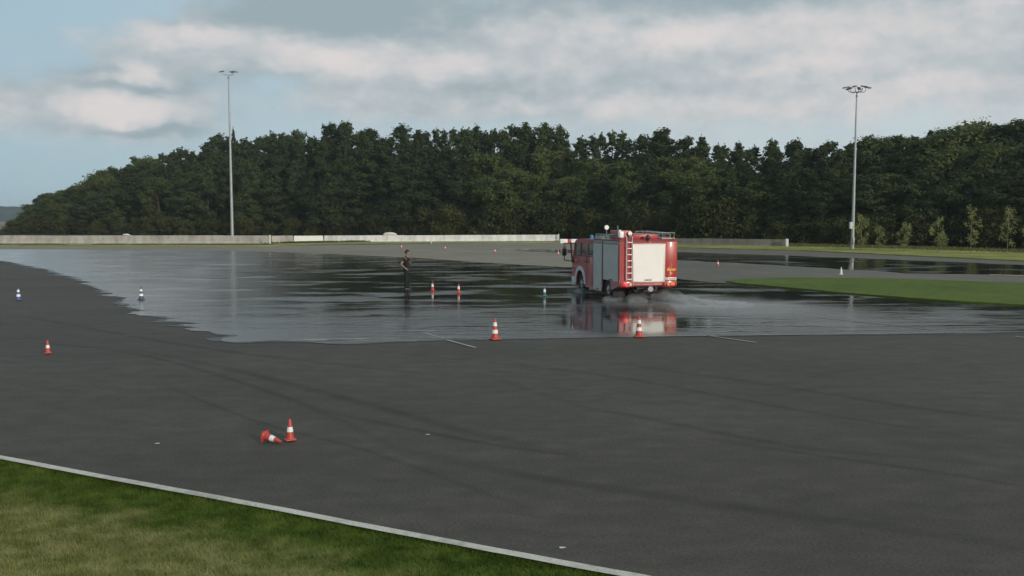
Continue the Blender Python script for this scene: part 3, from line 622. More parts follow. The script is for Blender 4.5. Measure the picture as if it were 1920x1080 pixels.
# ------------------------------------------------------------------ barriers
CONC = ground_mat('barrier_concrete', [(.26, .25, .23), (.36, .345, .32), (.44, .42, .39)], .4, 1.6, .85, .25, .004, (1, 1, .35), 14, .12)
WHITEC = ground_mat('whitened_concrete', [(.46, .46, .45), (.60, .60, .59), (.70, .70, .68)], .4, 1.6, .85, .25, .004, (1, 1, .35), 14, .12)
SHADEC = ground_mat('shaded_concrete', [(.12, .115, .10), (.16, .15, .13), (.20, .185, .16)], .4, 1.6, .85, .25, .004, (1, 1, .35), 14, .12)  # shade on the angled right barrier put into a darker concrete colour
def barrier(a, b_, hgt, seg, mat, label, capmats={}, ztop=None):
    a = Vector((a.x, a.y, 0)); b_ = Vector((b_.x, b_.y, 0)); d = b_ - a; n = max(1, round(d.length / seg)); ln = d.length / n; rz = math.atan2(d.y, d.x)
    root = empty('concrete_barrier', a, rz, label, 'barrier')
    prof = [(-.30, 0), (-.30, .08), (-.13, .32), (-.085, 1), (.085, 1), (.13, .32), (.30, .08), (.30, 0)]
    prof = [(y, z * hgt if z > .1 else z) for y, z in prof]
    me = None
    for i in range(n):
        if me is None:
            mb = MB(); mb.prism(prof, .015, ln - .015); me = bpy.data.meshes.new('segment'); mb.bm.to_mesh(me); mb.bm.free(); me.materials.append(mat)
        o = bpy.data.objects.new('segment', me); COL.objects.link(o); o.parent = root; o.location = (i * ln, random.uniform(-.02, .02), random.uniform(-.02, .01)); o.rotation_euler = (0, 0, random.uniform(-.004, .004))
    return root, n, ln
barrier(at(-420, 457), at(504, 457), 1.15, 6, CONC, 'long grey concrete barrier along the left side in front of the forest')
barrier(at(509, 456.5), at(549, 455.8), 1.08, 3.2, CONC, 'short grey barrier piece between the long grey and the white barriers')
r_, n_, l_ = barrier(at(551, 454.5), at(606, 454), .98, 5, flatmat('bright_whitewash', (.72, .72, .7), .8, var=.08), 'bright white barrier section at the left end of the white barrier')
barrier(at(608, 454), at(1047, 452), .98, 6, WHITEC, 'long whitish concrete barrier between the left mast and the fire engine')
barrier(at(1240, 459.5), at(1473, 463.0), .92, 5, SHADEC, 'short shade-darkened grey barrier right of the fire engine in front of bushes')
pb = MB(); pb.box(-.10, .10, -.10, .10, 0, 1.25, .02); o = pb.build('end_post', WHITEC, None, loc=at(506.5, 458)); tag(o, 'slim white post at the joint of the grey barrier', 'post')
pb = MB(); pb.box(-.16, .16, -.2, .2, 0, 1.0, .02); o = pb.build('end_block', WHITEC, None, loc=at(1475, 463.4)); tag(o, 'pale end block on the right end of the dark barrier', 'post')
pb = MB(); pb.box(-.09, .09, -.09, .09, 0, 1.12, .02); o = pb.build('end_post', WHITEC, None, loc=at(1047.5, 452.2)); tag(o, 'white post at the right end of the long white barrier', 'post')
# white bags lying on top of the barriers
BAG = flatmat('bag_fabric', (.62, .61, .56), .8, var=.15, scale=8, bump=.02)
def bag(px, py, sx, sz, zb, lab):
    mb = MB(); mb.sph((0, 0, sz * .45), 1, sx * .55, .3, sz * .5, 14); mb.sph((sx * .3, .02, sz * .3), 1, sx * .35, .26, sz * .34, 12); mb.sph((-sx * .33, 0, sz * .28), 1, sx * .28, .25, sz * .3, 12)
    for v in mb.bm.verts: v.co += Vector(noise.noise_vector(v.co * 3)) * .07; v.co.z = max(v.co.z, 0)
    p = at(px, py); o = mb.build('white_sack', BAG, None, ang=80, loc=(p.x, p.y, zb)); tag(o, lab, 'sack')
bag(731, 453.4, 1.7, .5, .96, 'lumpy white sack on top of the white barrier, left of centre')
bag(237, 457, .85, .25, 1.13, 'small white lump on top of the long grey barrier at the left')
pb = MB(); pb.box(-.05, .05, -.03, .03, 0, .85, .01); o = pb.build('marker_post', WHITEC, None, loc=at(809, 457)); tag(o, 'thin white marker post in front of the white barrier', 'post')
# red and white board barrier left of the engine
RWW = flatmat('white_plastic', (.86, .86, .85), .4, var=.03); RWR = flatmat('red_plastic', (.62, .07, .05), .4, var=.08)
a = at(1050, 456.5); b_ = at(1098, 456.5); root = empty('plastic_barrier', a, 0, 'red and white plastic road barrier behind the cab of the fire engine', 'barrier')
Ls = (b_ - a).length; cuts = [0, .30, .42, .72, .86, 1]; bm_ = [RWW, RWR, RWW, RWR, RWR]
for i in range(5):
    mb = MB(); mb.box(cuts[i] * Ls + .01, cuts[i + 1] * Ls - .01, -.2, .2, .06, .62, .09, 3); mb.box(cuts[i] * Ls + .1, cuts[i] * Ls + .3, -.25, .25, 0, .09, .02); mb.build('red_section' if bm_[i] is RWR else 'white_section', bm_[i], root)

# ------------------------------------------------------------------ floodlight masts
GALV = flatmat('galvanised_steel', (.36, .37, .38), .5, .4, var=.12, scale=2); LAMPD = flatmat('lamp_housing', (.16, .16, .16), .5); LGLASS = flatmat('lamp_glass', (.5, .5, .48), .15, var=.05)
def mast(px, ybase, ytop, r0, lamps, label, boxz=None, reach=1.0):
    p = at(px, ybase); d = p.y; H = (ybase - ytop) / F * d
    root = empty('floodlight_mast', (p.x, p.y, 0), 0, label, 'floodlight')
    mb = MB(); n = 8
    for k in range(n): mb.cyl((0, 0, H * k / n), (0, 0, H * (k + 1) / n), r0 * (1 - .62 * k / n), r0 * (1 - .62 * (k + 1) / n), 16, k in (0, n - 1))
    mb.cyl((0, 0, 0), (0, 0, .05), r0 * 2, r0 * 2, 16); mb.build('pole', GALV, root)
    hb = MB(); hb.cyl((0, 0, H - .55), (0, 0, H - .4), r0 * .6, r0 * .6, 12); hb.build('collar', LAMPD, root)
    for (a, rr, tilt) in lamps:
        a = R(a); dx, dy = math.cos(a), math.sin(a); zb = H - .05
        am = MB(); am.tube([(0, 0, zb), (dx * rr * .8, dy * rr * .8, zb), (dx * rr, dy * rr, zb + .16), (dx * rr, dy * rr, zb + .38)], .045, 8); am.build('bracket', GALV, root)
        lb = MB(); rot = Matrix.Rotation(a, 4, 'Z') @ Matrix.Rotation(R(tilt), 4, 'Y')
        lb.box(-.36, .36, -.17, .17, -.065, .065, .03, 2)
        o = lb.build('lamp_head', LAMPD, root); o.matrix_local = Matrix.Translation((dx * (rr + .22), dy * (rr + .22), zb + .50)) @ rot
        gl = MB(); gl.box(-.30, .30, -.13, .13, -.078, -.062, .004, 1); gl.build('lamp_glass', LGLASS, o)
    if boxz:
        mb = MB(); mb.box(-.38, -.10, -.2, .12, boxz, boxz + .75, .03); mb.build('switch_box', WHITEC, root)
        mb = MB(); mb.box(-.05, .1, -.30, -.14, .6, 1.3, .01); mb.build('access_hatch', GALV, root)
    return root
mast(436, 454.0, 145, .24, [(180, .75, 10), (5, .72, 12), (60, .5, 8)], 'left tall floodlight mast with two lamp heads, behind the grey barrier')
mast(1598, 468.5, 176, .19, [(180, .95, 10), (120, .8, 12), (235, .75, 12), (300, .7, 12), (55, .7, 12), (0, .95, 10)], 'right tall floodlight mast with a ring of lamp heads, on the grass verge', 2.3)

# ------------------------------------------------------------------ traffic cones
ORANGE = flatmat('orange_plastic', (.47, .060, .045), .45, var=.08); BLUEP = flatmat('blue_plastic', (.05, .10, .24), .45, var=.1); REFL = flatmat('white_reflective', (.78, .80, .80), .35, var=.04); SHADEO = flatmat('shaded_red_plastic', (.42, .04, .04), .55, var=.15)  # last red is darkened: shade on the fallen cone's foot put into colour
def cone_parts(body, bands, base_mat=None):
    """unit cone, 1 high; returns {name: mesh}"""
    rb, rt = .185, .052
    def rad(z): return rb + (rt - rb) * (z - .06) / .94
    out = []
    mb = MB(); mb.box(-.235, .235, -.235, .235, 0, .05, .02, 2); out.append(('base', mb, base_mat or body))
    mb = MB(); edges = [.05]
    prof = [(rad(.05) + .04, .05), (rad(.09), .09), (rad(.3), .3), (rad(.6), .6), (rad(.97), .97), (rad(1) * .8, 1.0), (rad(1) * .55, .995), (rad(.97) * .6, .95), (rad(.3) - .02, .3), (rad(.05) - .02, .055)]
    mb.lathe(prof, 24); out.append(('cone_body', mb, body))
    for z0, z1 in bands:
        mb = MB(); mb.lathe([(rad(z0) + .001, z0), (rad(z0) + .008, z0), (rad(z1) + .008, z1), (rad(z1) + .001, z1)], 24); out.append(('reflective_band', mb, REFL))
    return out
def cone(px, py, h, body, bands, label, kind='traffic_cone', rz=None, protos={}):
    key = (body.name, tuple(bands)); p = at(px, py, .0)
    o = empty('traffic_cone', (p.x, p.y, .02), random.random() * 1.5 if rz is None else rz, label, 'traffic cone')
    if key not in protos: protos[key] = [(n, mb.build(n, m, o)) for n, mb, m in cone_parts(body, bands)]
    else:
        for n, s in protos[key]: c = s.copy(); COL.objects.link(c); c.parent = o
    o.scale = (h, h, h); return o
TWO = [(.30, .48), (.66, .84)]; ONE = [(.42, .66)]; 
cone(544, 827, .315, ORANGE, [(.40, .63)], 'small upright orange cone with one white band beside the fallen cone', rz=.5).scale = (.34, .34, .315)
cone(90, 663.5, .32, ORANGE, [(.40, .63)], 'small orange cone standing alone on dry asphalt at the left').scale = (.34, .34, .32)
cone(928, 637.5, .56, SHADEO if False else ORANGE, TWO, 'red and white cone at the water edge left of the engine reflection')
cone(1198, 632.5, .565, ORANGE, TWO, 'red and white cone in front of the engine at the near water edge')
cone(811, 545.5, .42, ORANGE, [(.42, .72)], 'orange and white cone in the water just right of the standing person')
cone(860, 550, .42, ORANGE, [(.42, .72)], 'orange and white cone in the water, second to the right of the person')
cone(35, 564, .52, BLUEP, TWO, 'blue and white cone on dry asphalt at the far left edge')
cone(265, 563, .53, flatmat('dark_blue_plastic', (.05, .07, .12), .45), TWO, 'dark blue and white cone standing in the bright shallow water at the left')
cone(1021, 556, .42, flatmat('teal_plastic', (.03, .16, .17), .45), [(.42, .72)], 'teal and white cone in the water left of the fire engine')
cone(753, 466.5, .46, ORANGE, [(.42, .72)], 'tiny far orange cone just left above the person on the pale track')
cone(835, 469, .46, ORANGE, [(.42, .72)], 'tiny far orange cone on the pale track, second of the far row')
cone(928, 475, .46, ORANGE, [(.42, .72)], 'far orange cone at the left tip of the dark puddle')
cone(1047, 479.5, .42, ORANGE, [(.42, .72)], 'far orange cone just left of the engine mirror')
cone(1346, 500, .42, ORANGE, [(.42, .72)], 'far pale orange cone on the outer track right of the engine')
cone(1577, 515.5, .44, flatmat('white_cone_plastic', (.7, .7, .64), .5), [(.42, .72)], 'far white cone on the outer track near the right mast')
# the fallen cone, foot to the left, tip touching the ground by the upright one
fc = empty('traffic_cone', (0, 0, 0), 0, 'small fallen orange cone lying on its side, tip to the right', 'traffic cone')
for n, mb, m in cone_parts(ORANGE, [(.40, .63)]): mb.build(n, SHADEO if n == 'base' else m, fc)
hh = .315; til = math.atan2((.235 - .05) * .34, .315); p = at(492, 829)
fc.matrix_world = Matrix.Translation((p.x + .03, p.y, .235 * .34 * math.cos(til) + .02)) @ Matrix.Rotation(R(-24), 4, 'Z') @ Matrix.Rotation(R(90) + til, 4, 'Y') @ Matrix.Diagonal((.34, .34, hh, 1))
# scraps of litter
PAPER = flatmat('paper', (.7, .7, .66), .8)
for px, py, lab in ((295, 832.5, 'scrap of white paper on the asphalt near the grass at lower left'), (802, 815.5, 'tiny white scrap on the asphalt right of the small cones'), (1055, 1028, 'pale flat scrap on the asphalt near the bottom edge')):
    mb = MB()
    t_ = bmesh.new(); vsx = [t_.verts.new((x * .016, y * .016, .006 + random.uniform(0, .008))) for y in range(-1, 2) for x in range(-2, 3)]
    for j in range(2):
        for i in range(4): t_.faces.new((vsx[j * 5 + i], vsx[j * 5 + i + 1], vsx[(j + 1) * 5 + i + 1], vsx[(j + 1) * 5 + i]))
    mb._add(t_); o = mb.build('paper_scrap', PAPER, None, loc=at(px, py)); tag(o, lab, 'litter')

# ------------------------------------------------------------------ fire engine (local: y forward, x right, rear at y = 0)
TH = R(13.5); TX, TY = 5.473, 35.536
RED = flatmat('fire_red_paint', (.33, .022, .024), .3, var=.10, scale=1.5, coat=.4); REDL = flatmat('bright_red_paint', (.38, .026, .018), .35, var=.05, scale=2, coat=.2)
WPAINT = flatmat('white_paint', (.84, .82, .78), .45, var=.03, scale=2); ALU = flatmat('shutter_aluminium', (.50, .49, .46), .55, .1, var=.06, scale=3); ALUD = flatmat('rail_steel', (.30, .29, .28), .45, .5)
BLK = flatmat('black_rubber', (.018, .018, .018), .7); CHAS = flatmat('chassis_black', (.022, .020, .02), .6); GREYF = flatmat('fender_white', (.55, .56, .55), .5, var=.08)
TRIM = flatmat('black_trim', (.02, .02, .02), .5); BEIGE = flatmat('rack_beige', (.52, .48, .40), .6, var=.1); SEAT = flatmat('seat_grey', (.06, .06, .065), .8); SKINV = None
REDEM = flatmat('lit_tail_light', (.9, .03, .05), .3, emit=.75, var=0); AMB = flatmat('amber_lens', (.75, .30, .05), .25, var=.05); ORL = flatmat('orange_red_lens', (.9, .12, .05), .3, emit=.15, var=0); CLR = flatmat('clear_lens', (.6, .55, .5), .2)
BLUEL = flatmat('blue_beacon', (.06, .20, .45), .15, var=.05); LWHITE = flatmat('lamp_white', (.85, .85, .80), .3, var=.03); YEL = flatmat('yellow_lettering', (.80, .48, .08), .5, var=.02); STRP = flatmat('orange_stripe', (.60, .13, .07), .4)
gm, t, b = newmat('window_glass'); b.inputs['Roughness'].default_value = .03; b.inputs['Base Color'].default_value = (.55, .6, .58, 1); b.inputs['Transmission Weight'].default_value = .9; b.inputs['IOR'].default_value = 1.1; GLASS = gm
T = empty('fire_engine', (TX, TY, .012), TH, 'old red fire engine with white roller door at the rear, driving through the water', 'fire engine')
def P(mb, name, mat, parent=None, **k): return mb.build(name, mat, parent or T, **k)
WH = 1.225; ZT = 2.50
# rear superstructure: side profile with rear wheel arch
def arch(cy, cz, r, n=12, y_first=True): return [(cy + r * math.cos(math.pi * i / n), cz + r * math.sin(math.pi * i / n)) for i in range(n + 1)]
ar = arch(1.55, .42, .56, 14)          # runs from +y to -y
body = [(0, .62), (0, ZT - .05), (.05, ZT), (3.22, ZT), (3.24, ZT - .04), (3.24, .30), (2.12, .30)] + [(y, z) for y, z in ar] + [(.9, .42), (.55, .62)]
body = [(0, .66), (0, ZT - .05), (.05, ZT), (3.22, ZT - .02), (3.24, ZT - .06), (3.24, .26), (2.16, .26), (2.11, .42)] + ar[1:-1] + [(.99, .42), (.62, .50)]
mb = MB(); mb.prism(body, -WH, WH); P(mb, 'rear_body', RED, ang=30)
# roof edge trims and rear frame
mb = MB(); mb.box(-WH - .012, WH + .012, -.012, 3.2, ZT - .075, ZT - .045); P(mb, 'gutter', TRIM)
mb = MB(); mb.box(-WH - .006, -WH + .03, .02, 3.2, ZT - .21, ZT - .08, .003); P(mb, 'side_panel', ALUD)
mb = MB(); mb.box(.70, WH - .01, -.012, 0, .84, ZT - .10, .003); P(mb, 'rear_panel', REDL)
# side roller shutters
def shutter(x, y0, y1, z0, z1, mat, side):
    pf = []; n = int((z1 - z0) / .07)
    for i in range(n):
        z = z0 + (z1 - z0) * i / n; dz = (z1 - z0) / n; pf += [(0, z), (.010, z + dz * .15), (.010, z + dz * .85), (0, z + dz)]
    t_ = bmesh.new(); A = [t_.verts.new((x + side * q, y0, z)) for q, z in pf]; B = [t_.verts.new((x + side * q, y1, z)) for q, z in pf]
    for i in range(len(pf) - 1): t_.faces.new((A[i], B[i], B[i + 1], A[i + 1]))
    m_ = MB(); m_._add(t_); m_.box(min(x, x + side * .02), max(x, x + side * .02), y0 - .03, y0, z0 - .02, z1 + .02, .003); m_.box(min(x, x + side * .02), max(x, x + side * .02), y1, y1 + .03, z0 - .02, z1 + .02, .003)
    return m_
for sd in (-1, 1):
    X = sd * (WH + .004)
    s_ = P(shutter(X, .18, 1.90, .80, 2.27, ALU, sd), 'roller_shutter', ALU)
    m_ = MB(); m_.box(min(X, X + sd * .04), max(X, X + sd * .04), .8, 1.2, .83, .86, .005); P(m_, 'handle', TRIM, s_)
    s_ = P(shutter(X, 2.14, 3.16, .30, 2.27, ALU, sd), 'roller_shutter', ALU)
    m_ = MB(); m_.box(min(X, X + sd * .04), max(X, X + sd * .04), 2.5, 2.8, .35, .38, .005); P(m_, 'handle', TRIM, s_)
    m_ = MB(); m_.box(min(X - sd * .002, X + sd * .004), max(X - sd * .002, X + sd * .006), 1.96, 2.09, .45, 2.4); P(m_, 'door_gap', TRIM)
# rear roller door
pf = []; n = 26; z0, z1 = .84, 2.29
for i in range(n):
    z = z0 + (z1 - z0) * i / n; dz = (z1 - z0) / n; pf += [(0, z), (-.006, z + dz * .12), (-.006, z + dz * .88), (0, z + dz)]
t_ = bmesh.new(); A = [t_.verts.new((-.63, -.022 + q, z)) for q, z in pf]; B = [t_.verts.new((.65, -.022 + q, z)) for q, z in pf]
for i in range(len(pf) - 1): t_.faces.new((A[i], B[i], B[i + 1], A[i + 1]))
mb = MB(); mb._add(t_); rd = P(mb, 'rear_roller_door', WPAINT)
mb = MB(); mb.box(-.68, -.635, -.04, 0, .80, 2.33, .006); mb.box(.655, .70, -.04, 0, .80, 2.33, .006); mb.box(-.635, .655, -.04, 0, 2.292, 2.33, .006); mb.box(-.635, .655, -.045, 0, .80, .838, .006); P(mb, 'door_frame', flatmat('frame_white', (.7, .69, .66), .4, .1), rd)
mb = MB(); mb.box(-.16, .12, -.075, -.03, .865, .895, .008); P(mb, 'handle', TRIM, rd)
# ladder on the rear left
mb = MB()
for x in (-.97, -.735): mb.cyl((x, -.09, .86), (x, -.09, 2.60), .020, .020, 8); mb.tube([(x, -.09, 2.60), (x, .12, 2.68), (x, .32, 2.52)], .020, 8)
ld = P(mb, 'rear_ladder', flatmat('ladder_aluminium', (.62, .60, .60), .4, .3))
for k in range(7):
    mb = MB(); z = .92 + k * .245; mb.box(-.97, -.735, -.115, -.065, z - .018, z + .018, .006); P(mb, 'rung', flatmat('rung_aluminium', (.66, .62, .60), .4, .2) if k == 0 else bpy.data.materials['rung_aluminium'], ld)
for z in (1.0, 1.6, 2.2):
    mb = MB(); mb.box(-1.0, -.97, -.09, 0, z, z + .03); mb.box(-.735, -.705, -.09, 0, z + .002, z + .032); P(mb, 'ladder_clamp', ALUD, ld)
# rear light bar and bumper
for x0, x1 in ((-WH + .02, -.62), (.62, WH - .02)): P(MB().box(x0, x1, -.03, .25, .60, .82, .02), 'light_panel', RED)
mb = MB(); mb.box(-.60, .60, .02, .10, .60, .78, .01); P(mb, 'rear_crossbeam', CHAS)
def lens(x, w_, z, h_, mat, name='tail_light'):
    m_ = MB(); m_.box(x - w_ / 2, x + w_ / 2, -.07, -.02, z - h_ / 2, z + h_ / 2, .02, 3); return P(m_, name, mat)
lens(-.985, .19, .72, .13, REDEM); lens(-.78, .11, .70, .11, CLR, 'reversing_light'); lens(-.67, .05, .70, .09, AMB, 'indicator_light')
lens(.70, .10, .70, .11, flatmat('dull_red_lens', (.35, .04, .03), .3), 'reflector'); lens(.83, .10, .70, .12, AMB, 'indicator_light'); lens(1.02, .2, .70, .12, ORL)
# number plate with dark characters
mb = MB(); mb.box(.72, 1.20, -.035, -.018, .865, .965, .006); pl = P(mb, 'number_plate', LWHITE)
mb = MB()
for i, x in enumerate(np.linspace(.76, 1.15, 9)):
    if i in (2,): continue
    x = float(x); mb.box(x - .012, x + .012, -.039, -.034, .885, .945); 
    if i % 2: mb.box(x - .012, x + .022, -.0385, -.0342, .905, .918)
P(mb, 'plate_characters', TRIM, pl)
# yellow script on the right rear panel
def text(body, size, loc, mat, parent, name, shear=.3):
    cu = bpy.data.curves.new(name, 'FONT'); cu.body = body; cu.size = size; cu.shear = shear; cu.extrude = .002; cu.offset = .004
    tmp = bpy.data.objects.new('t', cu); COL.objects.link(tmp); bpy.context.view_layer.update()
    me = bpy.data.meshes.new_from_object(tmp.evaluated_get(bpy.context.evaluated_depsgraph_get())); bpy.data.objects.remove(tmp)
    o = link(name, me, mat, parent, loc); o.rotation_euler = (R(90), 0, 0); return o
text('Bauer', .17, (.78, -.018, 1.24), YEL, T, 'lettering'); text('14', .09, (.93, -.018, 1.10), YEL, T, 'lettering', 0)
# underside: chassis, axles, exhaust, tow coupling, mudflaps
mb = MB(); mb.box(-.45, -.33, .1, 6.0, .48, .64, .01); mb.box(.33, .45, .1, 6.0, .48, .64, .01)
for y in (.2, 1.0, 2.2, 3.4, 4.4): mb.box(-.33, .33, y, y + .1, .5, .6)
mb.cyl((-1.0, 1.55, .42), (1.0, 1.55, .42), .07, .07, 10); mb.sph((0, 1.55, .42), .22, 1, 1, 1, 14); mb.cyl((-1.0, 5.1, .42), (1.0, 5.1, .42), .06, .06, 10)
mb.box(-.45, .55, .4, 1.1, .34, .50, .03); P(mb, 'chassis', CHAS)
mb = MB(); mb.cyl((.05, -.12, .52), (.05, .2, .52), .05, .05, 12); mb.cyl((.05, -.14, .52), (.05, -.11, .52), .11, .11, 16); P(mb, 'tow_coupling', flatmat('coupling_grey', (.35, .30, .42), .4))
for sd in (-1, 1):
    mb = MB(); mb.box(sd * .95 - .26, sd * .95 + .26, .78, .80, .14, .62, .004); P(mb, 'mudflap', BLK)
# wheels
HUB = flatmat('hub_white', (.50, .50, .50), .45, .2); RIM = flatmat('rim_grey', (.30, .30, .30), .5, .2)
def wheel(x, y, w_, r=.44):
    sd = 1 if x > 0 else -1; m0 = Matrix.Translation((x, y, r)) @ Matrix.Rotation(sd * R(90), 4, 'Y')
    hw = w_ / 2; mb = MB(); pr = [(.24, -hw), (r - .05, -hw), (r - .01, -hw + .03), (r, -hw + .06), (r, hw - .06), (r - .01, hw - .03), (r - .05, hw), (.24, hw), (.22, hw - .02)]
    mb.lathe(pr, 32, m0)
    wo_ = P(mb, 'wheel', BLK)
    mb = MB(); mb.lathe([(.0001, hw - .10), (.10, hw - .10), (.11, hw - .02), (.13, hw - .09), (.20, hw - .06), (.235, hw - .01), (.25, hw - .015)], 24, m0); P(mb, 'rim', RIM, wo_)
    mb = MB(); mb.lathe([(.0001, hw + .02), (.07, hw + .02), (.09, hw - .02), (.095, hw - .09)], 20, m0)
    for i in range(8):
        a = 2 * math.pi * i / 8; q = m0 @ Vector((.15 * math.cos(a), .15 * math.sin(a), hw - .075)); q2 = m0 @ Vector((.15 * math.cos(a), .15 * math.sin(a), hw - .03)); mb.cyl(q, q2, .014, .014, 6)
    P(mb, 'hub', HUB, wo_)
for sd in (-1, 1):
    wheel(sd * 1.02, 5.12, .27); wheel(sd * .90, 1.55, .5)
# cab: lower body with front wheel arch
fa = arch(5.12, .40, .62, 14)
cabp = [(3.28, .30), (3.28, 1.72), (6.30, 1.70), (6.38, 1.45), (6.42, 1.0), (6.42, .42), (6.36, .34), (5.76, .34)] + fa[1:-1] + [(4.46, .30)]
mb = MB(); mb.prism(cabp, -1.19, 1.19); cab = P(mb, 'cab', RED, ang=30)
mb = MB()
rp = [(3.28, 2.24), (3.28, 2.38), (3.5, 2.44), (5.6, 2.42), (6.0, 2.36), (6.12, 2.26), (6.12, 2.24)]
mb.prism(rp, -1.15, 1.15); P(mb, 'cab_roof', flatmat('roof_red', (.36, .05, .05), .4, var=.08, coat=.2), cab)
mb = MB()     # pillars
for sd in (-1, 1):
    x0, x1 = (sd * 1.17, sd * 1.10) if sd < 0 else (1.10, 1.17)
    for y0, y1 in ((3.28, 3.42), (4.16, 4.34), ): mb.box(x0, x1, y0, y1, 1.705, 2.245, .01)
    mb.prism([(6.16, 1.70), (6.30, 1.70), (6.12, 2.25), (6.00, 2.25)], x0, x1)
    mb.prism([(5.20, 1.705), (5.28, 1.705), (5.28, 2.245), (5.20, 2.245)], x0, x1)
P(mb, 'pillar', RED, cab)
mb = MB(); mb.prism([(6.255, 1.71), (6.27, 1.71), (6.095, 2.24), (6.08, 2.24)], -1.09, 1.09); P(mb, 'windscreen', GLASS, cab)
for sd in (-1, 1):
    x0, x1 = (sd * 1.15, sd * 1.135) if sd < 0 else (1.135, 1.15)
    for y0, y1 in ((3.42, 4.16), (4.34, 5.20), (5.28, 6.12)):
        mb = MB(); mb.box(x0, x1, y0, y1, 1.71, 2.24); P(mb, 'side_window', GLASS, cab)
    X = sd * 1.19; xa, xb = min(X, X + sd * .012), max(X, X + sd * .012)
    d1 = P(MB().prism([(4.30, .42), (4.44, .42), (4.56, .78), (5.0, 1.06), (5.24, 1.06), (5.24, 1.70), (4.30, 1.70)], xa, xb), 'crew_door', RED, cab)
    P(MB().box(min(X, X + sd * .05), max(X, X + sd * .05), 4.42, 4.60, 1.42, 1.46, .006), 'handle', TRIM, d1)
    d2 = P(MB().box(xa, xb, 3.36, 4.24, .42, 1.70, .004), 'crew_door', RED, cab)
    P(MB().box(min(X, X + sd * .05), max(X, X + sd * .05), 4.02, 4.2, 1.42, 1.46, .006), 'handle', TRIM, d2)
    P(MB().box(xa - .002, xb + .002, 3.3, 6.2, 1.66, 1.70, .003), 'waist_trim', TRIM, cab)
    P(MB().box(min(X, X + sd * .02), max(X, X + sd * .02), 5.35, 6.30, 1.10, 1.20, .004), 'stripe', STRP, cab)
    # light fender band round the front wheel
    mb = MB(); o_ = arch(5.12, .42, .78, 18); i_ = arch(5.12, .42, .60, 18); mb.prism(o_ + i_[::-1], min(X, X + sd * .05), max(X, X + sd * .05)); P(mb, 'wheel_arch', GREYF, cab)
    P(MB().box(X - .14 if sd > 0 else X - .02, X + .02 if sd > 0 else X + .14, 5.92, 6.46, .26, .66, .03), 'bumper_corner', GREYF, cab)
    P(MB().cyl((sd * 1.21, 5.7, 1.42), (sd * 1.25, 5.7, 1.42), .04, .04, 12), 'side_lamp', flatmat('side_lamp', (.7, .45, .35), .3) if sd < 0 else bpy.data.materials['side_lamp'], cab)
P(MB().box(-1.08, 1.08, 6.40, 6.50, .30, .60, .03), 'front_bumper', GREYF)
for sd in (-1, 1): P(MB().cyl((sd * .85, 6.40, .82), (sd * .85, 6.46, .82), .12, .11, 20), 'headlight', CLR, cab)
P(MB().box(-.6, .6, 6.40, 6.44, .7, 1.0, .01), 'grille', TRIM, cab)
mb = MB()
for x in (-.7, .7): mb.box(x - .25, x + .25, 5.2, 5.7, 1.0, 1.5, .05); mb.box(x - .25, x + .25, 5.15, 5.3, 1.5, 1.85, .04)
P(mb, 'seat', SEAT, cab)
# mirrors on long arms
for sd in (-1, 1):
    mb = MB(); xo = sd * 1.60; yo = 6.35
    mb.tube([(sd * 1.18, 6.15, 2.18), (sd * 1.30, 6.28, 2.22), (xo, yo, 2.16), (xo, yo, 1.42), (sd * 1.25, 6.3, 1.36), (sd * 1.19, 6.28, 1.34)], .022, 8)
    mb.cyl((sd * 1.30, 6.3, 2.2), (sd * 1.22, 6.3, 1.30), .035, .035, 8); ma = P(mb, 'mirror_arm', TRIM, cab)
    P(MB().box(xo - .10, xo + .10, yo - .06, yo + .03, 1.62, 1.96, .03), 'mirror', TRIM, ma)
    P(MB().box(xo - .09, xo + .09, yo - .06, yo + .03, 1.99, 2.08, .03), 'small_mirror', flatmat('mirror_back', (.5, .22, .2), .4) if sd < 0 else bpy.data.materials['mirror_back'], ma)
# roof gear
for sd in (-1, 1):
    mb = MB(); X = sd * (WH - .06)
    mb.tube([(X, .55, ZT + .17), (X, 3.1, ZT + .17)], .022, 8); mb.tube([(X, .55, ZT + .09), (X, 3.1, ZT + .09)], .014, 8)
    for y in (.55, 1.2, 1.85, 2.5, 3.1): mb.cyl((X, y, ZT - .02), (X, y, ZT + .17), .016, .016, 8)
    P(mb, 'roof_rail', ALUD)
P(MB().box(-1.10, -.62, .30, 1.5, ZT - .01, ZT + .36, .03), 'roof_locker', flatmat('locker_red', (.36, .05, .05), .4, var=.08))
P(MB().box(-.60, .50, .25, 2.6, ZT - .01, ZT + .22, .04), 'roof_locker', bpy.data.materials['locker_red'])
rk = MB()
for x in (.62, .86, 1.12): rk.tube([(x, .08, ZT + .24), (x, 3.0, ZT + .30)], .02, 8)
for y in (.08, .5, 1.0, 1.6, 2.2, 3.0): rk.tube([(.55, y, ZT + .26), (1.16, y, ZT + .26)], .016, 8); rk.cyl((1.12, y, ZT - .02), (1.12, y, ZT + .26), .016, .016, 8); rk.cyl((.62, y, ZT - .02), (.62, y, ZT + .26), .016, .016, 8)
P(rk, 'roof_rack', ALUD)
mb = MB()
for x in (.60, 1.10): mb.box(x - .025, x + .025, .02, 3.1, ZT + .02, ZT + .07, .006)
for y in np.arange(.1, 3.1, .3): mb.box(.60, 1.10, float(y), float(y) + .04, ZT + .025, ZT + .055)
P(mb, 'roof_ladder', BEIGE)
mb = MB(); mb.sph((-.05, -.02, ZT + .08), .10, 1.0, .8, 1.1, 12); mb.cyl((-.05, 0, ZT - .10), (-.05, 0, ZT + .05), .03, .03, 8); P(mb, 'work_light', TRIM)
mb = MB(); mb.box(.0, .09, -.045, -.005, ZT - .13, ZT - .10); P(mb, 'latch', AMB)
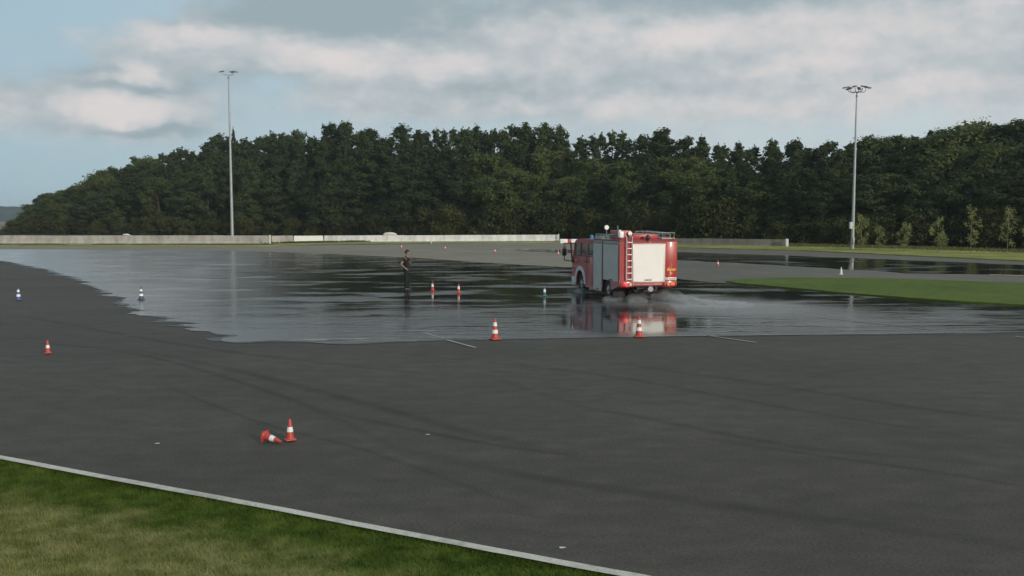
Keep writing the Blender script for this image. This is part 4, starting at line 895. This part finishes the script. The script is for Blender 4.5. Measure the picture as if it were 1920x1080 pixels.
def flood(x, y, z, r, name='floodlight'):
    m_ = MB(); m_.cyl((x, y, ZT), (x, y, z - r), .018, .018, 8); st = P(m_, 'light_stem', ALUD)
    m_ = MB(); m_.lathe([(.0001, -.10), (r * .6, -.09), (r, -.01), (r, .02), (r * .9, .03), (.0001, .03)], 20, Matrix.Translation((x, y, z)) @ Matrix.Rotation(R(90), 4, 'X')); P(m_, 'light_head', LWHITE, st)
flood(-.95, 2.35, ZT + .46, .10); flood(-.72, .22, ZT + .24, .085)
m_ = MB(); m_.box(-1.22, -1.02, .06, .30, ZT + .06, ZT + .33, .05, 3); P(m_, 'work_lamp', LWHITE)
m_ = MB(); m_.sph((-1.16, .20, ZT + .33), .06, 1, 1, 1, 10); P(m_, 'antenna_knob', LWHITE)
mb = MB(); mb.cyl((-.80, 1.4, ZT), (-.80, 1.4, ZT + .55), .03, .03, 8); mb.box(-1.0, -.6, 1.5, 1.9, ZT + .02, ZT + .2, .02); P(mb, 'light_mast', flatmat('mast_grey', (.16, .16, .15), .5))
for x, y in ((-.75, 4.9), (.75, 4.9)):
    m_ = MB(); m_.cyl((x, y, 2.40), (x, y, 2.47), .10, .10, 16); m_.sph((x, y, 2.50), .085, 1, 1, 1.35, 14); P(m_, 'blue_beacon', BLUEL, cab)
mb = MB(); mb.box(-.35, .35, 5.5, 5.7, 2.42, 2.56, .02); P(mb, 'roof_horn', flatmat('horn_teal', (.04, .12, .14), .4), cab)

# ------------------------------------------------------------------ person
SKIN = flatmat('skin', (.27, .18, .14), .6, var=.06); CLO = flatmat('dark_polo_fabric', (.014, .013, .012), .9, var=.25, scale=20); TRO = flatmat('black_trousers_fabric', (.010, .011, .012), .9, var=.25, scale=20); SHOE = flatmat('black_shoe_leather', (.01, .01, .01), .5); HAIR = flatmat('dark_hair', (.03, .018, .012), .8)
def skinmesh(name, chains, mat, parent, sub=2, branch=True):
    """chains: list of (points with radii, root?) sharing joints by rounded position"""
    bm = bmesh.new(); lay = bm.verts.layers.skin.verify(); idx = {}
    def vert(p, r, root=False):
        k = tuple(round(c, 4) for c in p)
        if k not in idx:
            v = bm.verts.new(p); idx[k] = v; r = r if isinstance(r, tuple) else (r, r); v[lay].radius = r; v[lay].use_root = root
        return idx[k]
    for ch in chains:
        root = ch[0] == 'root'; pts = ch[1:] if root else ch; prev = None
        for i, (p, r) in enumerate(pts):
            v = vert(p, r, root and i == 0)
            if prev is not None and not bm.edges.get((prev, v)): bm.edges.new((prev, v))
            prev = v
    me = bpy.data.meshes.new(name); bm.to_mesh(me); bm.free(); o = link(name, me, mat, parent)
    m = o.modifiers.new('s', 'SKIN'); m.use_smooth_shade = True; m2 = o.modifiers.new('u', 'SUBSURF'); m2.levels = m2.render_levels = sub
    return o
pp = at(763, 546); PR = empty('person', (pp.x, pp.y, .015), 0, 'person in black standing in the water facing right, one hand on hip, other raised', 'person')
pel = (0, 0, .98); spn = (-.03, 0, 1.20); che = (-.03, 0, 1.43); nk = (.01, 0, 1.60); hb0 = (.045, 0, 1.70); hd = (.06, 0, 1.78); ht = (.05, 0, 1.86)
shN = (-.05, -.19, 1.50); elN = (-.23, -.30, 1.25); wrN = (-.03, -.24, 1.05); haN = (.04, -.20, 1.00)
shF = (.0, .19, 1.50); elF = (.13, .24, 1.24); wrF = (.21, .10, 1.43); haF = (.215, .07, 1.50)
def finger(base, dirs, ln, r):
    p = Vector(base); out = [(tuple(p), r)]
    for d, l in zip(dirs, ln): p = p + Vector(d).normalized() * l; out.append((tuple(p), r * .9)); 
    return out
chains = [['root', (pel, (.12, .09)), (spn, (.11, .08)), (che, (.14, .10)), (nk, (.058, .058)), (hb0, (.075, .07)), (hd, (.10, .085)), (ht, (.07, .065))],
          [(che, .15), (shN, .065), (elN, .045), (wrN, .032), (haN, .04)], [(che, .15), (shF, .065), (elF, .045), (wrF, .032), (haF, .04)],
          [(pel, .15), ((0, -.10, .90), .095), ((-.01, -.11, .50), .06), ((-.05, -.11, .10), .042), ((.10, -.12, .045), .035)],
          [(pel, .15), ((.02, .10, .90), .095), ((.06, .12, .50), .06), ((.02, .13, .10), .042), ((.17, .15, .045), .035)]]
body_o = skinmesh('body', chains, SKIN, PR)
fch = []
for k in range(4):
    fch.append(['root'] + finger((.03, -.215 + k * .0, .985 + .018 * k), [(1, .2, -.6 + .1 * k), (.6, .5, -.9)], [.045 - .004 * abs(k - 1.5), .035], .010))
fch.append(['root'] + finger((-.0, -.215, 1.03), [(.7, .1, .5), (1, .2, .1)], [.035, .03], .011))
skinmesh('hand', fch, SKIN, PR, 1); fch = []
for k in range(4):
    fch.append(['root'] + finger((.20, .05 + .004 * k, 1.475 + .020 * k), [(.3, -1, .1), (-1, -.5, 0)], [.04 - .003 * abs(k - 1.5), .035], .010))
fch.append(['root'] + finger((.20, .10, 1.49), [(-.3, -.3, .9), (.1, -.6, .8)], [.035, .03], .011))
skinmesh('hand', fch, SKIN, PR, 1)
skinmesh('polo_shirt', [['root', ((0, 0, .84), (.15, .12)), ((0, 0, .96), (.175, .145)), (spn, (.155, .13)), (che, (.175, .135)), ((-.005, 0, 1.57), (.105, .095)), ((.01, 0, 1.63), (.07, .07))],
                        [(che, .16), (shN, .085), ((-.15, -.25, 1.36), .075)], [(che, .16), (shF, .085), ((.07, .22, 1.36), .075)]], CLO, PR)
skinmesh('trousers', [['root', ((-.01, 0, 1.16), (.15, .12)), ((0, 0, .92), (.165, .135))], [((0, 0, .92), .15), ((0, -.10, .86), .108), ((-.01, -.11, .50), .082), ((-.05, -.11, .09), .072)],
                      [((0, 0, .92), .15), ((.02, .10, .86), .108), ((.06, .12, .50), .082), ((.02, .13, .09), .072)]], TRO, PR)
for (x, y) in ((-.05, -.11), (.02, .13)):
    mb = MB(); mb.sph((x + .06, y, .045), .15, 1, .38, .42, 14); mb.box(x - .09, x + .20, y - .05, y + .05, -.005, .02, .008); P(mb, 'shoe', SHOE, PR, ang=80)
mb = MB(); mb.sph((.03, 0, 1.835), .098, 1.05, .9, .85, 16); mb.sph((-.01, 0, 1.79), .088, .9, .93, .95, 16); P(mb, 'hair', HAIR, PR, ang=80)
mb = MB(); mb.box(.145, .175, -.012, .012, 1.745, 1.785, .006); mb.box(.140, .160, -.03, .03, 1.705, 1.715, .003); mb.sph((.15, -.035, 1.80), .012, n=8); mb.sph((.15, .035, 1.80), .012, n=8); mb.sph((.05, -.09, 1.775), .03, .5, .4, 1, 8); mb.sph((.05, .09, 1.775), .03, .5, .4, 1, 8); P(mb, 'face', flatmat('face_skin', (.30, .17, .14), .6), PR, ang=80)
rd_ = MB(); rd_.box(-.025, .025, -.02, .02, 0, .17, .008); rd_.cyl((0, 0, .17), (0, 0, .30), .007, .005, 6); o = rd_.build('handheld_radio', flatmat('radio_grey', (.10, .10, .09), .5), None, loc=(pp.x + .215, pp.y + .06, 1.44)); tag(o, 'dark handheld radio held up in the raised hand of the person', 'radio')

# ------------------------------------------------------------------ spray thrown up by the wheels
def spray(name, pts, dens, label, seed):
    mb = MB()
    for (x, y, z, sx, sy, sz) in pts: mb.sph((x, y, z), 1, sx, sy, sz, 16)
    bmv = mb.bm; me = bpy.data.meshes.new(name); bmv.to_mesh(me); bmv.free()
    o = link(name, me, None)
    rm = o.modifiers.new('r', 'REMESH'); rm.mode = 'VOXEL'; rm.voxel_size = .12
    m = bpy.data.materials.new(name); m.use_nodes = True; t = m.node_tree; t.nodes.clear(); out = t.nodes.new('ShaderNodeOutputMaterial'); v = t.nodes.new('ShaderNodeVolumePrincipled')
    v.inputs['Color'].default_value = (.97, .98, 1, 1); v.inputs['Anisotropy'].default_value = .2
    g = t.nodes.new('ShaderNodeNewGeometry'); n = t.nodes.new('ShaderNodeTexNoise'); n.inputs['Scale'].default_value = 2.2; n.inputs['Detail'].default_value = 4; t.links.new(g.outputs['Position'], n.inputs[0])
    mr = t.nodes.new('ShaderNodeMapRange'); t.links.new(n.outputs[0], mr.inputs[0]); mr.inputs[1].default_value = .42; mr.inputs[2].default_value = .72; mr.inputs[3].default_value = 0; mr.inputs[4].default_value = dens
    sp = t.nodes.new('ShaderNodeSeparateXYZ'); t.links.new(g.outputs['Position'], sp.inputs[0]); fz = t.nodes.new('ShaderNodeMapRange'); t.links.new(sp.outputs[2], fz.inputs[0]); fz.inputs[1].default_value = 0; fz.inputs[2].default_value = .5; fz.inputs[3].default_value = 1; fz.inputs[4].default_value = 0
    mu = t.nodes.new('ShaderNodeMath'); mu.operation = 'MULTIPLY'; t.links.new(mr.outputs[0], mu.inputs[0]); t.links.new(fz.outputs[0], mu.inputs[1]); t.links.new(mu.outputs[0], v.inputs['Density'])
    t.links.new(v.outputs[0], out.inputs['Volume']); me.materials.append(m); tag(o, label, 'spray', kind='stuff'); return o
def tl(x, y): v = Matrix.Rotation(TH, 3, 'Z') @ Vector((x, y, 0)); return (TX + v.x, TY + v.y)
sp_ = []
for x, y, s, h in ((1.0, .9, .5, .42), (1.1, .2, .6, .45), (1.35, -.5, .7, .26), (1.9, -1.1, .8, .13), (2.8, -1.7, 1.0, .09), (.2, .5, .5, .38), (-.3, .6, .5, .30), (-.5, -.1, .45, .2), (-1.2, .8, .5, .2)):
    q = tl(x, y); sp_.append((q[0], q[1], .03, s, s, h))
spray('water_spray', sp_, 6.5, 'white spray and mist thrown up behind the rear wheels of the fire engine', 1)
db = MB()
for i in range(260):
    y = random.uniform(-.9, 1.2); q = tl(random.choice((.95, 1.2, -.4, .3)) + random.gauss(0, .28) + max(0, -y) * .35, y); rr = random.uniform(.003, .008)
    t_ = bmesh.new(); bmesh.ops.create_icosphere(t_, subdivisions=1, radius=rr); db._add(t_, Matrix.Translation((q[0], q[1], .03 + abs(random.gauss(0, .22)) * max(.2, 1 + y * .35))) @ Matrix.Diagonal((1.8, 1, .8, 1)))
dm = flatmat('droplet_water', (.75, .77, .78), .15, var=.02); o = db.build('water_droplets', dm, None); tag(o, 'white droplets flung up behind the rear wheels of the fire engine', 'spray', kind='stuff')
q = tl(-1.25, 4.6); q2 = tl(-1.35, 5.6)
spray('front_spray', [(q[0], q[1], .03, .5, .5, .22), (q2[0], q2[1], .03, .4, .4, .2)], 2.0, 'small splash beside the front wheel of the fire engine', 2)

# ------------------------------------------------------------------ haze
hz = MB(); hz.box(-1800, 1800, -300, 2600, -2, 38); ho = hz.build('haze', None, None, False)
hm = bpy.data.materials.new('haze_air'); hm.use_nodes = True; t = hm.node_tree; t.nodes.clear(); out = t.nodes.new('ShaderNodeOutputMaterial'); v = t.nodes.new('ShaderNodeVolumePrincipled')
v.inputs['Color'].default_value = (.85, .93, 1, 1); v.inputs['Density'].default_value = .00022; v.inputs['Anisotropy'].default_value = .3; t.links.new(v.outputs[0], out.inputs['Volume']); ho.data.materials.append(hm)
tag(ho, 'thin blue haze over the field and the far hill', 'haze', kind='stuff')
